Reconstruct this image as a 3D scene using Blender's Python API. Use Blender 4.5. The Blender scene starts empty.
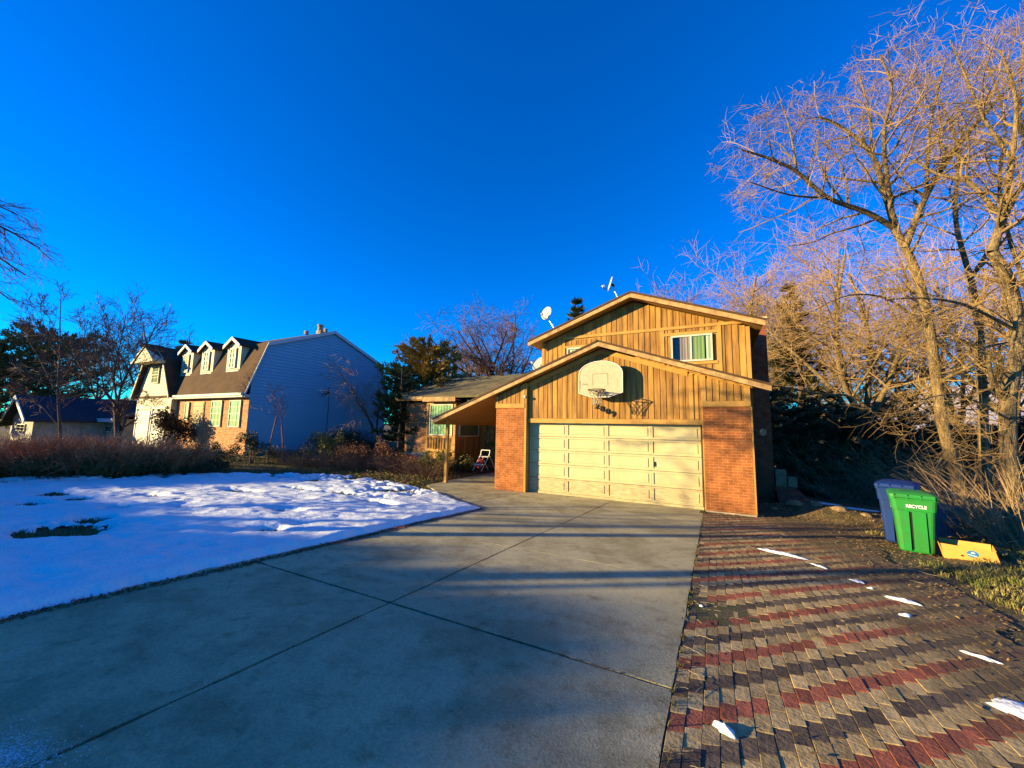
import bpy, math, random
from mathutils import Vector, Matrix, noise
R = random.Random(7)
rad = math.radians
C = bpy.context.scene.collection
V = Vector

# ------------------------------------------------------------------ camera
F = 385.0; YAW = rad(27.5); PIT = rad(6.29); ROLL = rad(1.08)
CAM = V((5.14, -11.03, 2.0))
_c, _s, _cp, _sp, _cr, _sr = math.cos(YAW), math.sin(YAW), math.cos(PIT), math.sin(PIT), math.cos(ROLL), math.sin(ROLL)
_r = V((_c, _s, 0)); FW = V((-_s*_cp, _c*_cp, _sp)); _u = V((_s*_sp, -_c*_sp, _cp))
RR = _r*_cr + _u*_sr; UU = _u*_cr - _r*_sr
def ray(x, y): return RR*((x-512)/F) + UU*((384-y)/F) + FW
def atd(x, y, d): return CAM + ray(x, y)*d          # a point of the place seen in that direction at that depth
cd = bpy.data.cameras.new('camera'); cam = bpy.data.objects.new('camera', cd); C.objects.link(cam)
cd.sensor_width = 36; cd.lens = F/1024*36; cd.clip_end = 20000; cd.clip_start = .05
m = Matrix((RR, UU, -FW)).transposed().to_4x4(); m.translation = CAM; cam.matrix_world = m
bpy.context.scene.camera = cam

def sm(a, b, x):
    t = max(0, min(1, (x-a)/(b-a))); return t*t*(3-2*t)
def H(x, y):                                           # the lie of the land
    z = (.055-.036*sm(0, 10, -x))*min(max(0, -y), 13.5)
    if x < -.6: z += .012*min(-x-.6, 7)+.062*min(max(0, -x-7.6), 7)
    if x > 7: z += -.02*min(x-7, 3)
    if y > 3 and x > 5.5: z -= .10*min(y-3, 14)*sm(5.5, 9, x)
    return z
def gp(px, py, dz=0):                                  # where that line of sight meets the ground
    d = ray(px, py); t = .5
    while t < 400:
        p = CAM + d*t
        if p.z < H(p.x, p.y)+dz: return p
        t += .02 if t < 40 else .5
    return p

# ------------------------------------------------------------------ materials
MATS = {}
def nd(nt, t, **k):
    n = nt.nodes.new(t)
    for a, b in k.items(): setattr(n, a, b)
    return n
def mat(name, col, rough=.8, var=None, scale=3, amt=1, bump=0, bscale=40, metal=0, stretch=None, rnd=0, spec=.3, dist=.01, sub=0):
    """base colour with a second colour mixed in by noise, per-island variation, and bump"""
    if name in MATS: return MATS[name]
    m = bpy.data.materials.new(name); m.use_nodes = True; nt = m.node_tree; nt.nodes.clear()
    o = nd(nt, 'ShaderNodeOutputMaterial'); b = nd(nt, 'ShaderNodeBsdfPrincipled')
    b.inputs['Roughness'].default_value = rough; b.inputs['Metallic'].default_value = metal
    b.inputs['Specular IOR Level'].default_value = spec
    nt.links.new(b.outputs[0], o.inputs[0])
    tc = nd(nt, 'ShaderNodeTexCoord'); mp = nd(nt, 'ShaderNodeMapping'); nt.links.new(tc.outputs['Object'], mp.inputs[0])
    if stretch: mp.inputs['Scale'].default_value = stretch
    cur = None
    rgb = nd(nt, 'ShaderNodeRGB'); rgb.outputs[0].default_value = (*col, 1); cur = rgb.outputs[0]
    if var:
        n = nd(nt, 'ShaderNodeTexNoise'); n.inputs['Scale'].default_value = scale; n.inputs['Detail'].default_value = 6; n.inputs['Roughness'].default_value = .65
        nt.links.new(mp.outputs[0], n.inputs['Vector'])
        r = nd(nt, 'ShaderNodeValToRGB'); r.color_ramp.elements[0].position = .38; r.color_ramp.elements[1].position = .66
        r.color_ramp.elements[0].color = (0, 0, 0, 1); r.color_ramp.elements[1].color = (amt, amt, amt, 1)
        nt.links.new(n.outputs[0], r.inputs[0])
        x = nd(nt, 'ShaderNodeMix', data_type='RGBA'); x.inputs[7].default_value = (*var, 1)
        nt.links.new(r.outputs[0], x.inputs[0]); nt.links.new(cur, x.inputs[6]); cur = x.outputs[2]
    if rnd:
        g = nd(nt, 'ShaderNodeNewGeometry'); h = nd(nt, 'ShaderNodeHueSaturation')
        mr = nd(nt, 'ShaderNodeMapRange'); mr.inputs[3].default_value = 1-rnd; mr.inputs[4].default_value = 1+rnd
        nt.links.new(g.outputs['Random Per Island'], mr.inputs[0]); nt.links.new(mr.outputs[0], h.inputs['Value'])
        nt.links.new(cur, h.inputs['Color']); cur = h.outputs[0]
    nt.links.new(cur, b.inputs['Base Color'])
    if bump:
        n = nd(nt, 'ShaderNodeTexNoise'); n.inputs['Scale'].default_value = bscale; n.inputs['Detail'].default_value = 5
        nt.links.new(mp.outputs[0], n.inputs['Vector'])
        bp = nd(nt, 'ShaderNodeBump'); bp.inputs['Strength'].default_value = bump; bp.inputs['Distance'].default_value = dist
        nt.links.new(n.outputs[0], bp.inputs['Height']); nt.links.new(bp.outputs[0], b.inputs['Normal'])
    m['b'] = 1; MATS[name] = m
    return m
def brick(name, c1, c2, mortar, w=.2, h=.067, ms=.012, stain=None):
    if name in MATS: return MATS[name]
    m = bpy.data.materials.new(name); m.use_nodes = True; nt = m.node_tree; b = nt.nodes['Principled BSDF']
    b.inputs['Roughness'].default_value = .9; b.inputs['Specular IOR Level'].default_value = .2
    tc = nd(nt, 'ShaderNodeTexCoord'); s = nd(nt, 'ShaderNodeSeparateXYZ'); nt.links.new(tc.outputs['Object'], s.inputs[0])
    a = nd(nt, 'ShaderNodeMath', operation='ADD'); nt.links.new(s.outputs[0], a.inputs[0]); nt.links.new(s.outputs[1], a.inputs[1])
    c = nd(nt, 'ShaderNodeCombineXYZ'); nt.links.new(a.outputs[0], c.inputs[0]); nt.links.new(s.outputs[2], c.inputs[1])
    t = nd(nt, 'ShaderNodeTexBrick'); nt.links.new(c.outputs[0], t.inputs['Vector'])
    t.inputs['Scale'].default_value = 1; t.inputs['Brick Width'].default_value = w; t.inputs['Row Height'].default_value = h
    t.inputs['Mortar Size'].default_value = ms; t.inputs['Color1'].default_value = (*c1, 1); t.inputs['Color2'].default_value = (*c2, 1); t.inputs['Mortar'].default_value = (*mortar, 1)
    t.inputs['Mortar Smooth'].default_value = .3
    n = nd(nt, 'ShaderNodeTexNoise'); n.inputs['Scale'].default_value = 5; n.inputs['Detail'].default_value = 8; nt.links.new(tc.outputs['Object'], n.inputs['Vector'])
    mr = nd(nt, 'ShaderNodeMapRange'); mr.inputs[1].default_value = .3; mr.inputs[2].default_value = .7; mr.inputs[3].default_value = .7; mr.inputs[4].default_value = 1.25
    nt.links.new(n.outputs[0], mr.inputs[0])
    hs = nd(nt, 'ShaderNodeHueSaturation'); nt.links.new(mr.outputs[0], hs.inputs['Value']); nt.links.new(t.outputs[0], hs.inputs['Color'])
    nt.links.new(hs.outputs[0], b.inputs['Base Color'])
    bp = nd(nt, 'ShaderNodeBump'); bp.inputs['Strength'].default_value = .8; bp.inputs['Distance'].default_value = .008; bp.invert = True
    nt.links.new(t.outputs['Fac'], bp.inputs['Height']); nt.links.new(bp.outputs[0], b.inputs['Normal'])
    MATS[name] = m; return m
def glass(name, tint=(.8, .85, .8), f=.35):
    if name in MATS: return MATS[name]
    m = bpy.data.materials.new(name); m.use_nodes = True; nt = m.node_tree; nt.nodes.clear()
    o = nd(nt, 'ShaderNodeOutputMaterial'); mx = nd(nt, 'ShaderNodeMixShader'); t = nd(nt, 'ShaderNodeBsdfTransparent'); g = nd(nt, 'ShaderNodeBsdfGlossy')
    t.inputs[0].default_value = (*tint, 1); g.inputs['Roughness'].default_value = .03
    mx.inputs[0].default_value = .04; nt.links.new(t.outputs[0], mx.inputs[1]); nt.links.new(g.outputs[0], mx.inputs[2]); nt.links.new(mx.outputs[0], o.inputs[0])
    MATS[name] = m; return m

wood = mat('weathered_ochre_wood', (.44, .235, .055), .85, (.17, .075, .022), 2.6, 1, .4, 30, stretch=(3, 3, .3), rnd=.16, dist=.004)
woodtrim = mat('ochre_trim', (.46, .255, .062), .8, (.29, .15, .04), 2.5, .6, .2, 30, rnd=.05, dist=.003)
fasciam = mat('peeling_fascia', (.48, .31, .13), .85, (.26, .15, .07), 6, 1, .5, 25, dist=.006)
soffit = mat('ochre_soffit', (.46, .24, .05), .8, (.36, .17, .04), 2, .6)
doorm = mat('cream_door_paint', (.52, .455, .25), .6, (.42, .35, .18), 1.6, .7, .1, 60, dist=.002)
doorworn = mat('worn_door_paint', (.50, .43, .24), .8, (.34, .24, .12), 9, 1, .4, 40, stretch=(.5, 1, 2))
brickm = brick('orange_brick', (.36, .115, .03), (.27, .08, .022), (.36, .17, .07), .2, .068, .010)
brickw = brick('brown_brick', (.42, .17, .06), (.28, .10, .035), (.40, .24, .12), .2, .068, .012)
brickn = brick('rose_brick', (.52, .24, .11), (.34, .13, .06), (.48, .31, .17), .22, .075, .014)
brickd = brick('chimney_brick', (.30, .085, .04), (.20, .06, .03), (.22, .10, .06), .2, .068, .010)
concf = mat('footing_concrete', (.50, .43, .27), .9, (.36, .30, .18), 5, 1, .4, 40)
shing = mat('olive_shingle', (.17, .14, .065), .95, (.08, .07, .035), 3, .9, .9, 22, rnd=.05)
shingd = mat('brown_shingle', (.085, .048, .026), .95, (.05, .028, .018), 2, .9, .9, 16)
dark = mat('dark_interior', (.004, .004, .004), .9, spec=0)
black = mat('black_metal', (.02, .018, .016), .5, metal=.3)
whitef = mat('white_window_frame', (.55, .52, .40), .5)
cream = mat('cream_clapboard', (.58, .52, .36), .7, (.48, .42, .28), 2, .6)
bluesid = mat('pale_lap_siding', (.17, .40, .56), .65, (.14, .35, .50), 1.5, .5)
whitet = mat('white_trim', (.58, .58, .54), .6, (.48, .48, .44), 4, .5)
pane = glass('window_glass', (.9, .95, .9), .12)
MG = {}

# ------------------------------------------------------------------ mesh builder
class MB:
    def __init__(s): s.v = []; s.f = []; s.m = []; s.sm = False
    def add(s, vs, fs, mi=0):
        b = len(s.v); s.v.extend(vs); s.f.extend([tuple(b+i for i in f) for f in fs]); s.m.extend([mi]*len(fs)); return s
    def box(s, x0, x1, y0, y1, z0, z1, mi=0):
        v = [(x, y, z) for z in (z0, z1) for y in (y0, y1) for x in (x0, x1)]
        return s.add(v, [(0, 2, 3, 1), (4, 5, 7, 6), (0, 1, 5, 4), (2, 6, 7, 3), (0, 4, 6, 2), (1, 3, 7, 5)], mi)
    def quad(s, a, b, c, d, mi=0): return s.add([tuple(a), tuple(b), tuple(c), tuple(d)], [(0, 1, 2, 3)], mi)
    def prism(s, poly, d, mi=0):                       # polygon (3-D points) pushed along vector d
        n = len(poly); v = [tuple(p) for p in poly]+[tuple(V(p)+V(d)) for p in poly]
        return s.add(v, [tuple(range(n)), tuple(range(2*n-1, n-1, -1))]+[(i, i+n, (i+1) % n+n, (i+1) % n) for i in range(n)], mi)
    def tube(s, pts, rs, k=6, mi=0, cap=True):
        b = len(s.v); n = len(pts); P = [V(p) for p in pts]; u = None
        for i in range(n):
            t = (P[min(i+1, n-1)]-P[max(i-1, 0)])
            if t.length < 1e-9: t = V((0, 0, 1))
            t.normalize()
            if u is None: u = t.orthogonal()
            u = (u-t*u.dot(t))
            if u.length < 1e-6: u = t.orthogonal()
            u.normalize(); w = t.cross(u); r = rs[i] if hasattr(rs, '__len__') else rs
            for j in range(k):
                a = 2*math.pi*j/k; q = P[i]+(u*math.cos(a)+w*math.sin(a))*r; s.v.append((q.x, q.y, q.z))
        for i in range(n-1):
            for j in range(k):
                j2 = (j+1) % k; s.f.append((b+i*k+j, b+i*k+j2, b+(i+1)*k+j2, b+(i+1)*k+j)); s.m.append(mi)
        if cap and k > 3:
            s.f.append(tuple(b+j for j in range(k))[::-1]); s.f.append(tuple(b+(n-1)*k+j for j in range(k))); s.m += [mi, mi]
        return s
    def build(s, name, mats, parent=None, smooth=None):
        me = bpy.data.meshes.new(name)
        off = parent_loc(parent)
        vs = s.v if off is None else [(x-off[0], y-off[1], z-off[2]) for x, y, z in s.v]
        me.from_pydata(vs, [], s.f)
        for mm in (mats if isinstance(mats, (list, tuple)) else [mats]): me.materials.append(mm)
        if any(s.m): me.polygons.foreach_set('material_index', s.m)
        if smooth or (smooth is None and s.sm): me.polygons.foreach_set('use_smooth', [True]*len(s.f))
        me.update()
        o = bpy.data.objects.new(name, me); C.objects.link(o)
        if parent: o.parent = parent
        return o
def parent_loc(p):
    if p is None: return None
    l = V((0, 0, 0)); 
    while p is not None: l += V(p.location); p = p.parent
    return (l.x, l.y, l.z)
def tag(o, label=None, cat=None, group=None, kind=None):
    if label: o['label'] = label
    if cat: o['category'] = cat
    if group: o['group'] = group
    if kind: o['kind'] = kind
    return o
def thing(name, label, cat, loc=(0, 0, 0), group=None):
    o = bpy.data.objects.new(name, None); C.objects.link(o); o.location = loc; o.empty_display_size = .2
    return tag(o, label, cat, group)
def copy_tree(o, parent=None):
    c = o.copy(); C.objects.link(c); c.parent = parent
    for ch in list(o.children): copy_tree(ch, c)
    return c
def boxo(name, m, parent, *b):
    q = MB(); q.box(*b); return q.build(name, m, parent)

# ------------------------------------------------------------------ ground
def nz(x, y, s, z=0): return noise.fractal(V((x*s, y*s, z)), 1.0, 2.0, 4)
def axis(a, b, lo, hi, st):
    r = []; x = lo
    while x <= hi: r.append(x); x += st
    d = st; x = hi
    while x < b: d *= 1.28; x += d; r.append(min(x, b))
    d = st; x = lo
    while x > a: d *= 1.28; x -= d; r.insert(0, max(x, a))
    return r
xs = axis(-3000, 3000, -16, 12, .14); ys = axis(-3000, 3000, -13, 8, .14)
g = MB(); g.sm = True
def gh(x, y):
    z = H(x, y)-.035
    dr = (-.05 < x < 8.2 and -20 < y < .5) or (-3.3 < x < .7 and -3.8 < y < 5)
    if x < -.0 or x > 7.6 or y > .6: z += (.03*nz(x, y, 1.3)+.012*nz(x, y, 6)) if (abs(x) < 20 and abs(y) < 20 and not dr) else 0
    if x > 7.6 and y < 3: z += .06*sm(7.6, 8.6, x)*(1+.6*nz(x, y, .9, 4))+.02*nz(x, y, 3.3, 4)*sm(7.6, 8, x)
    # heap of earth and roots behind the paving
    z += .22*math.exp(-((x-7.0)**2/.8+(y-1.3)**2/.35))
    z += .16*math.exp(-((x-7.9)**2/.5+(y-1.0)**2/.35))
    return z
for y in ys:
    for x in xs: g.v.append((x, y, gh(x, y)))
nx = len(xs)
for j in range(len(ys)-1):
    for i in range(nx-1): g.f.append((j*nx+i, j*nx+i+1, (j+1)*nx+i+1, (j+1)*nx+i))
g.m = [0]*len(g.f)
groundm = mat('winter_ground', (.17, .12, .055), .95, (.05, .05, .018), 2.6, 1, 1, 22, dist=.04)
tag(g.build('ground', groundm), kind='structure', label='dark winter ground of soil and dead grass')

# concrete
def concrete():
    m = bpy.data.materials.new('old_concrete'); m.use_nodes = True; nt = m.node_tree; b = nt.nodes['Principled BSDF']
    b.inputs['Roughness'].default_value = .85; b.inputs['Specular IOR Level'].default_value = .25
    tc = nd(nt, 'ShaderNodeTexCoord'); L = nt.links.new
    def nn(s, d=5, r=.6):
        n = nd(nt, 'ShaderNodeTexNoise'); n.inputs['Scale'].default_value = s; n.inputs['Detail'].default_value = d; n.inputs['Roughness'].default_value = r; L(tc.outputs['Object'], n.inputs['Vector']); return n.outputs[0]
    def ramp(i, a, ca, bb, cb):
        r = nd(nt, 'ShaderNodeValToRGB'); e = r.color_ramp.elements; e[0].position = a; e[0].color = (*ca, 1); e[1].position = bb; e[1].color = (*cb, 1); L(i, r.inputs[0]); return r.outputs[0]
    c = ramp(nn(.9, 8, .7), .35, (.40, .36, .20), .68, (.53, .475, .27))
    def mult(c, f):
        x = nd(nt, 'ShaderNodeMix', data_type='RGBA', blend_type='MULTIPLY'); x.inputs[0].default_value = 1; L(c, x.inputs[6]); L(f, x.inputs[7]); return x.outputs[2]
    c = mult(c, ramp(nn(60, 4, .8), .32, (.68, .68, .68), .66, (1.14, 1.14, 1.14)))
    c = mult(c, ramp(nn(7, 6, .7), .30, (.66, .62, .54), .47, (1, 1, 1)))
    c = mult(c, ramp(nn(1.7, 5, .65), .38, (.74, .72, .68), .54, (1, 1, 1)))
    nn_ = nd(nt, 'ShaderNodeTexNoise'); nn_.inputs['Scale'].default_value = 1.3; nn_.inputs['Detail'].default_value = 6; L(tc.outputs['Object'], nn_.inputs['Vector'])
    mv = nd(nt, 'ShaderNodeMix', data_type='RGBA'); mv.inputs[0].default_value = .35; L(tc.outputs['Object'], mv.inputs[6]); L(nn_.outputs['Color'], mv.inputs[7])
    vc = nd(nt, 'ShaderNodeTexVoronoi', feature='DISTANCE_TO_EDGE'); vc.inputs['Scale'].default_value = .62; L(mv.outputs[2], vc.inputs['Vector'])
    ck = ramp(vc.outputs['Distance'], -.001, (.6, .55, .5), .0011, (1, 1, 1)); kk = ramp(nn(.7, 2, .5), .54, (0, 0, 0), .58, (1, 1, 1))
    xk = nd(nt, 'ShaderNodeMix', data_type='RGBA'); L(kk, xk.inputs[0]); xk.inputs[6].default_value = (1, 1, 1, 1); L(ck, xk.inputs[7])
    # pitting: light aggregate specks
    vo = nd(nt, 'ShaderNodeTexVoronoi'); vo.inputs['Scale'].default_value = 34; L(tc.outputs['Object'], vo.inputs['Vector'])
    sp = ramp(vo.outputs['Distance'], .06, (1, 1, 1), .12, (0, 0, 0))
    n2 = ramp(nn(1.6, 4, .6), .56, (0, 0, 0), .7, (1, 1, 1))
    f = mult(sp, n2)
    x = nd(nt, 'ShaderNodeMix', data_type='RGBA'); L(f, x.inputs[0]); L(c, x.inputs[6]); x.inputs[7].default_value = (.62, .60, .55, 1); c = x.outputs[2]
    L(c, b.inputs['Base Color'])
    bp = nd(nt, 'ShaderNodeBump'); bp.inputs['Strength'].default_value = .8; bp.inputs['Distance'].default_value = .006; L(nn(70, 4, .7), bp.inputs['Height']); L(bp.outputs[0], b.inputs['Normal'])
    return m
conc = concrete()
def slab(mb, poly, n=1):
    """concrete slab: polygon in plan, its edges broken slightly, following the ground"""
    top = [(x, y, H(x, y)+.0) for x, y in poly]; k = len(top)
    bot = [(x, y, H(x, y)-.09) for x, y in poly]
    mb.add(top+bot, [tuple(range(k))]+[(i, i+k, (i+1) % k+k, (i+1) % k) for i in range(k)])
def ragged(x0, y0, x1, y1, a=.006, st=.12):
    d = math.hypot(x1-x0, y1-y0); n = max(1, int(d/st)); o = []
    for i in range(n):
        t = i/n; x = x0+(x1-x0)*t; y = y0+(y1-y0)*t
        nx_, ny_ = -(y1-y0)/d, (x1-x0)/d; e = a*nz(x, y, 3.1, 2)*1.6+a*.5*R.uniform(-1, 1) if i else 0
        o.append((x+nx_*e, y+ny_*e))
    return o
def rpoly(pts, a=.006): 
    o = []
    for i in range(len(pts)): o += ragged(*pts[i], *pts[(i+1) % len(pts)], a)
    return o
dv = MB(); J = .012
cxs = [(.0, 2.6-J), (2.6+J, 4.87)]
rows = [(-16, -8.37-J), (-8.37+J, -6.08-.003), (-6.08+.003, .10)]
for (y0, y1) in rows:
    for (x0, x1) in cxs: slab(dv, rpoly([(x0, y0), (x1, y0), (x1, y1), (x0, y1)], .005))
tag(dv.build('driveway', conc), kind='structure', label='old cracked concrete driveway in front of the garage')
wk = MB()
slab(wk, rpoly([(-.03, -3.6), (-.03, -.12), (-1.09, -.12), (-1.09, 5.0), (-3.25, 5.0), (-3.35, .2), (-3.1, -1.0), (-2.6, -1.45), (-1.2, -2.55), (-.4, -3.2)], .012))
tag(wk.build('walkway', conc), kind='structure', label='concrete path leading under the porch roof')

# road across the front, behind the photographer
rd = MB(); rd.box(-80, 80, -22.4, -17.2, .70, .748); tag(rd.build('road', mat('asphalt', (.05, .05, .05), .9, (.07, .07, .065), 8, 1)), kind='structure')
kb = MB(); kb.box(-80, -.2, -17.2, -17.0, .6, .86); kb.box(8, 80, -17.2, -17.0, .6, .86); tag(kb.build('kerb', concf), kind='structure')

# ------------------------------------------------------------------ brick paving
def pavemat(name, c, v):
    m = mat(name, c, .9, v, 13, 1, .9, 45, rnd=.30, dist=.006)
    nt = m.node_tree; b = [n for n in nt.nodes if n.type == 'BSDF_PRINCIPLED'][0]; src = b.inputs['Base Color'].links[0].from_socket
    L = nt.links.new; tc = nd(nt, 'ShaderNodeTexCoord'); s = nd(nt, 'ShaderNodeSeparateXYZ'); L(tc.outputs['Object'], s.inputs[0])
    n = nd(nt, 'ShaderNodeTexNoise'); n.inputs['Scale'].default_value = 1.1; n.inputs['Detail'].default_value = 7; n.inputs['Roughness'].default_value = .7; L(tc.outputs['Object'], n.inputs['Vector'])
    # dirt trodden in from the yard: along the right edge and before the house
    a = nd(nt, 'ShaderNodeMapRange'); a.inputs[1].default_value = 6.0; a.inputs[2].default_value = 7.7; a.inputs[3].default_value = -.08; a.inputs[4].default_value = .62; L(s.outputs[0], a.inputs[0])
    y = nd(nt, 'ShaderNodeMapRange'); y.inputs[1].default_value = -4.5; y.inputs[2].default_value = -.5; y.inputs[3].default_value = 0; y.inputs[4].default_value = .22; L(s.outputs[1], y.inputs[0])
    t = nd(nt, 'ShaderNodeMath', operation='ADD'); L(a.outputs[0], t.inputs[0]); L(n.outputs[0], t.inputs[1])
    t2 = nd(nt, 'ShaderNodeMath', operation='ADD'); L(t.outputs[0], t2.inputs[0]); L(y.outputs[0], t2.inputs[1])
    r = nd(nt, 'ShaderNodeMapRange'); r.inputs[1].default_value = .48; r.inputs[2].default_value = .82; r.inputs[4].default_value = .85; L(t2.outputs[0], r.inputs[0])
    x = nd(nt, 'ShaderNodeMix', data_type='RGBA'); L(r.outputs[0], x.inputs[0]); L(src, x.inputs[6]); x.inputs[7].default_value = (.105, .075, .035, 1); L(x.outputs[2], b.inputs['Base Color'])
    return m
pm = [pavemat('red_paver', (.34, .10, .05), (.19, .065, .035)), pavemat('tan_paver', (.47, .34, .145), (.27, .19, .08)), pavemat('charcoal_paver', (.075, .055, .038), (.15, .11, .065))]
pv = MB(); LX = .0815; LY = .1625
for i in range(46):
    x0 = 4.878+i*LX
    for j in range(-64, 75):
        yc = -8.416+LY*4+((i-3) % 4)*LY/2 - LY*2*(((i-3)//4) % 2 == 1)*0 - j*LY + ((i-3)//4)*LY*2
        # keep the colour diagonal going: every column is half a brick further on
        k = j % 4; yc2 = yc
        kk = k
        if yc2 > .25 or yc2 < -10.9: continue
        if x0 > 7.35+.5*nz(yc2, 3.3, .7) + (.5 if yc2 > -2 else 0) : continue
        if yc2 > -.2 and x0 < 6.0: continue
        ci = (0, 1, 2, 1)[kk]
        if R.random() < .03: ci = 1
        zb = H(x0, yc2)+.0018*R.uniform(-1, 1)+.012*nz(x0, yc2, .8)-.004
        tx, ty = R.uniform(-.018, .018), R.uniform(-.012, .012)-.055
        a = .0398; b_ = .0798; c_ = .0025; sk = .012+R.uniform(-.004, .004)
        cx_ = x0+LX/2+R.uniform(-.002, .002); cy_ = yc2+R.uniform(-.003, .003)
        vs = []
        for (aa, bb, dz) in ((a, b_, -.05), (a, b_, -c_*.8), (a-c_, b_-c_, 0)):
            for sx, sy in ((-1, -1), (1, -1), (1, 1), (-1, 1)):
                px, py = sx*aa, sy*bb+sx*sk
                vs.append((cx_+px, cy_+py, zb+dz+px*tx+py*ty))
        fs = [(8, 9, 10, 11)]
        for q in range(4):
            q2 = (q+1) % 4; fs += [(q, q2, 4+q2, 4+q), (4+q, 4+q2, 8+q2, 8+q)]
        pv.add(vs, fs, ci)
tag(pv.build('brick_paving', pm), kind='structure', label='paving of red, tan and charcoal bricks in diagonal stripes')
# earth in the joints (paving bed)
bed = MB(); pts = [(4.84, -16), (8.0, -16), (8.2, .4), (4.84, .4)]
bed.add([(x, y, H(x, y)-.009) for x, y in pts]+[(4.84, 0, -.009), (8.2, 0, H(8.2, 0)-.009), (8.0, -13.5, H(8, -13.5)-.009), (4.84, -13.5, H(4.84, -13.5)-.009)],
        [(0, 1, 6, 7), (7, 6, 5, 4), (4, 5, 2, 3)])
tag(bed.build('paving_bed', mat('joint_soil', (.12, .095, .045), .95, (.07, .075, .02), 5, 1, .8, 50)), kind='structure')

# ------------------------------------------------------------------ snow on the lawn
snowm = mat('old_snow', (.76, .82, .82), .6, (.66, .72, .73), 2, .7, .6, 26, dist=.02, spec=.4)
FLP = sorted([(q.x, q.y) for q in [gp(-40, 480), gp(0, 479), gp(60, 478), gp(120, 477), gp(180, 475), gp(230, 474), gp(300, 474), gp(350, 476), gp(400, 484), gp(440, 494), gp(474, 507)]])
print('FLP', FLP)
def edge_dist(x, y):                                  # metres inside the snow field (negative: outside)
    e = .57+.08*nz(x, y, .8, 9)-.07*abs(nz(x, y, 3, 3))-.03*abs(nz(x, y, 11, 3))-x
    # far limit, running from the path to the shrubs
    fl = FLP[0][1]
    for (xa, ya), (xb, yb) in zip(FLP, FLP[1:]):
        if xa <= x <= xb: fl = ya+(yb-ya)*(x-xa)/(xb-xa)
    if x > FLP[-1][0]: fl = FLP[-1][1]
    e2 = (fl+.12*nz(x, y, .8, 5)+.10*nz(x, y, 2.5, 1)-y)*.8
    return min(e, e2)
holes = [(gp(66, 531), .42, .16), (gp(36, 533), .25, .1), (gp(92, 520), .2, .07), (gp(78, 500), .3, .08), (gp(118, 509), .2, .05), (gp(185, 508), .22, .06), (gp(150, 497), .2, .06), (gp(52, 495), .3, .1),
         (gp(268, 532), .14, .06), (gp(288, 512), .2, .06), (gp(300, 526), .12, .05), (gp(300, 490), .3, .07), (gp(240, 492), .4, .08), (gp(340, 494), .4, .1), (gp(376, 503), .3, .06), (gp(30, 505), .3, .08)]
SD = .036
def snow_t(x, y):
    e = edge_dist(x, y)
    if e < -.02: return -1
    t = .075*sm(-.02, .16, e)*(1+.25*nz(x, y, 3.7, 3))
    t += .030*nz(x*.8+y*.35, y*1.9-x*.5, 1.1, 7)*sm(.1, .9, e)
    t += .012*nz(x+y*.4, (y-x*.7)*2.3, 3.0, 6)*sm(.0, .4, e)
    t += .0035*nz(x, y, 13, 1)
    thin = nz(x, y, .9, 12)+.55*nz(x, y, 4.2, 8)
    far = sm(-2.6, -.3, -edge_dist(x, y)) if x < -1.5 else 0
    t -= .13*far*sm(.0, .75, thin+.25*far)
    for p, rx, ry in holes:
        dx, dy = x-p.x, y-p.y
        if abs(dx) < 1.2 and abs(dy) < 1: t -= .26*math.exp(-(dx*dx/(rx*rx*1.8)+dy*dy/(ry*ry*4.5+.008)))*(1+.7*nz(x, y, 9, 2))
    return t
sn = MB(); sn.sm = True
X0, X1, Y0, Y1 = -15., .72, -13.2, -.4
nxs = int((X1-X0)/SD)+1; nys = int((Y1-Y0)/SD)+1; idx = {}
tt = [[snow_t(X0+i*SD, Y0+j*SD) for i in range(nxs)] for j in range(nys)]
def vid(i, j):
    k = (i, j)
    if k not in idx:
        x = X0+i*SD; y = Y0+j*SD; t = tt[j][i]
        idx[k] = len(sn.v); sn.v.append((x, y, H(x, y)+(max(t, -.04)-.004)))
    return idx[k]
for j in range(nys-1):
    for i in range(nxs-1):
        if max(tt[j][i], tt[j][i+1], tt[j+1][i], tt[j+1][i+1]) > 0:
            sn.f.append((vid(i, j), vid(i+1, j), vid(i+1, j+1), vid(i, j+1)))
sn.m = [0]*len(sn.f)
tag(sn.build('snow_cover', snowm), label='thawing snow covering the lawn beside the driveway', kind='stuff')

# lumps and ribbons of snow left on the paving and by the drive
def snow_patch(cx, cy, lx, ly, rot, h, label, mt=None, name='snow_patch', cat='snow'):
    q = MB(); q.sm = True; n = 26; rings = 6; base = H(cx, cy); seed = cx*7.3+cy
    q.v.append((cx, cy, base+h*1.0))
    for r in range(1, rings+1):
        t = r/rings
        for k in range(n):
            a = 2*math.pi*k/n; e = 1+.42*noise.noise(V((math.cos(a)*1.7, math.sin(a)*1.7, seed)))+.13*noise.noise(V((math.cos(a)*5, math.sin(a)*5, seed)))
            dx = math.cos(a)*lx*t*e; dy = math.sin(a)*ly*t*e
            x = cx+dx*math.cos(rot)-dy*math.sin(rot); y = cy+dx*math.sin(rot)+dy*math.cos(rot)
            q.v.append((x, y, H(x, y)-.008+(h*.7+.008)*math.sqrt(max(0, 1-t**2.2))*(1+.6*nz(x, y, 14))))
    for k in range(n): q.f.append((0, 1+k, 1+(k+1) % n))
    for r in range(rings-1):
        for k in range(n): q.f.append((1+r*n+k, 1+(r+1)*n+k, 1+(r+1)*n+(k+1) % n, 1+r*n+(k+1) % n))
    q.m = [0]*len(q.f)
    return tag(q.build(name, mt or snowm), label, cat, 'remnants of snow on the brick paving')
snow_patch(5.98, -3.95, .34, .075, -.5, .03, 'long white streak of snow on the brick paving nearest the garage')
snow_patch(6.33, -4.42, .13, .03, -.9, .014, 'thin tail end of the snow streak on the brick paving')
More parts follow.
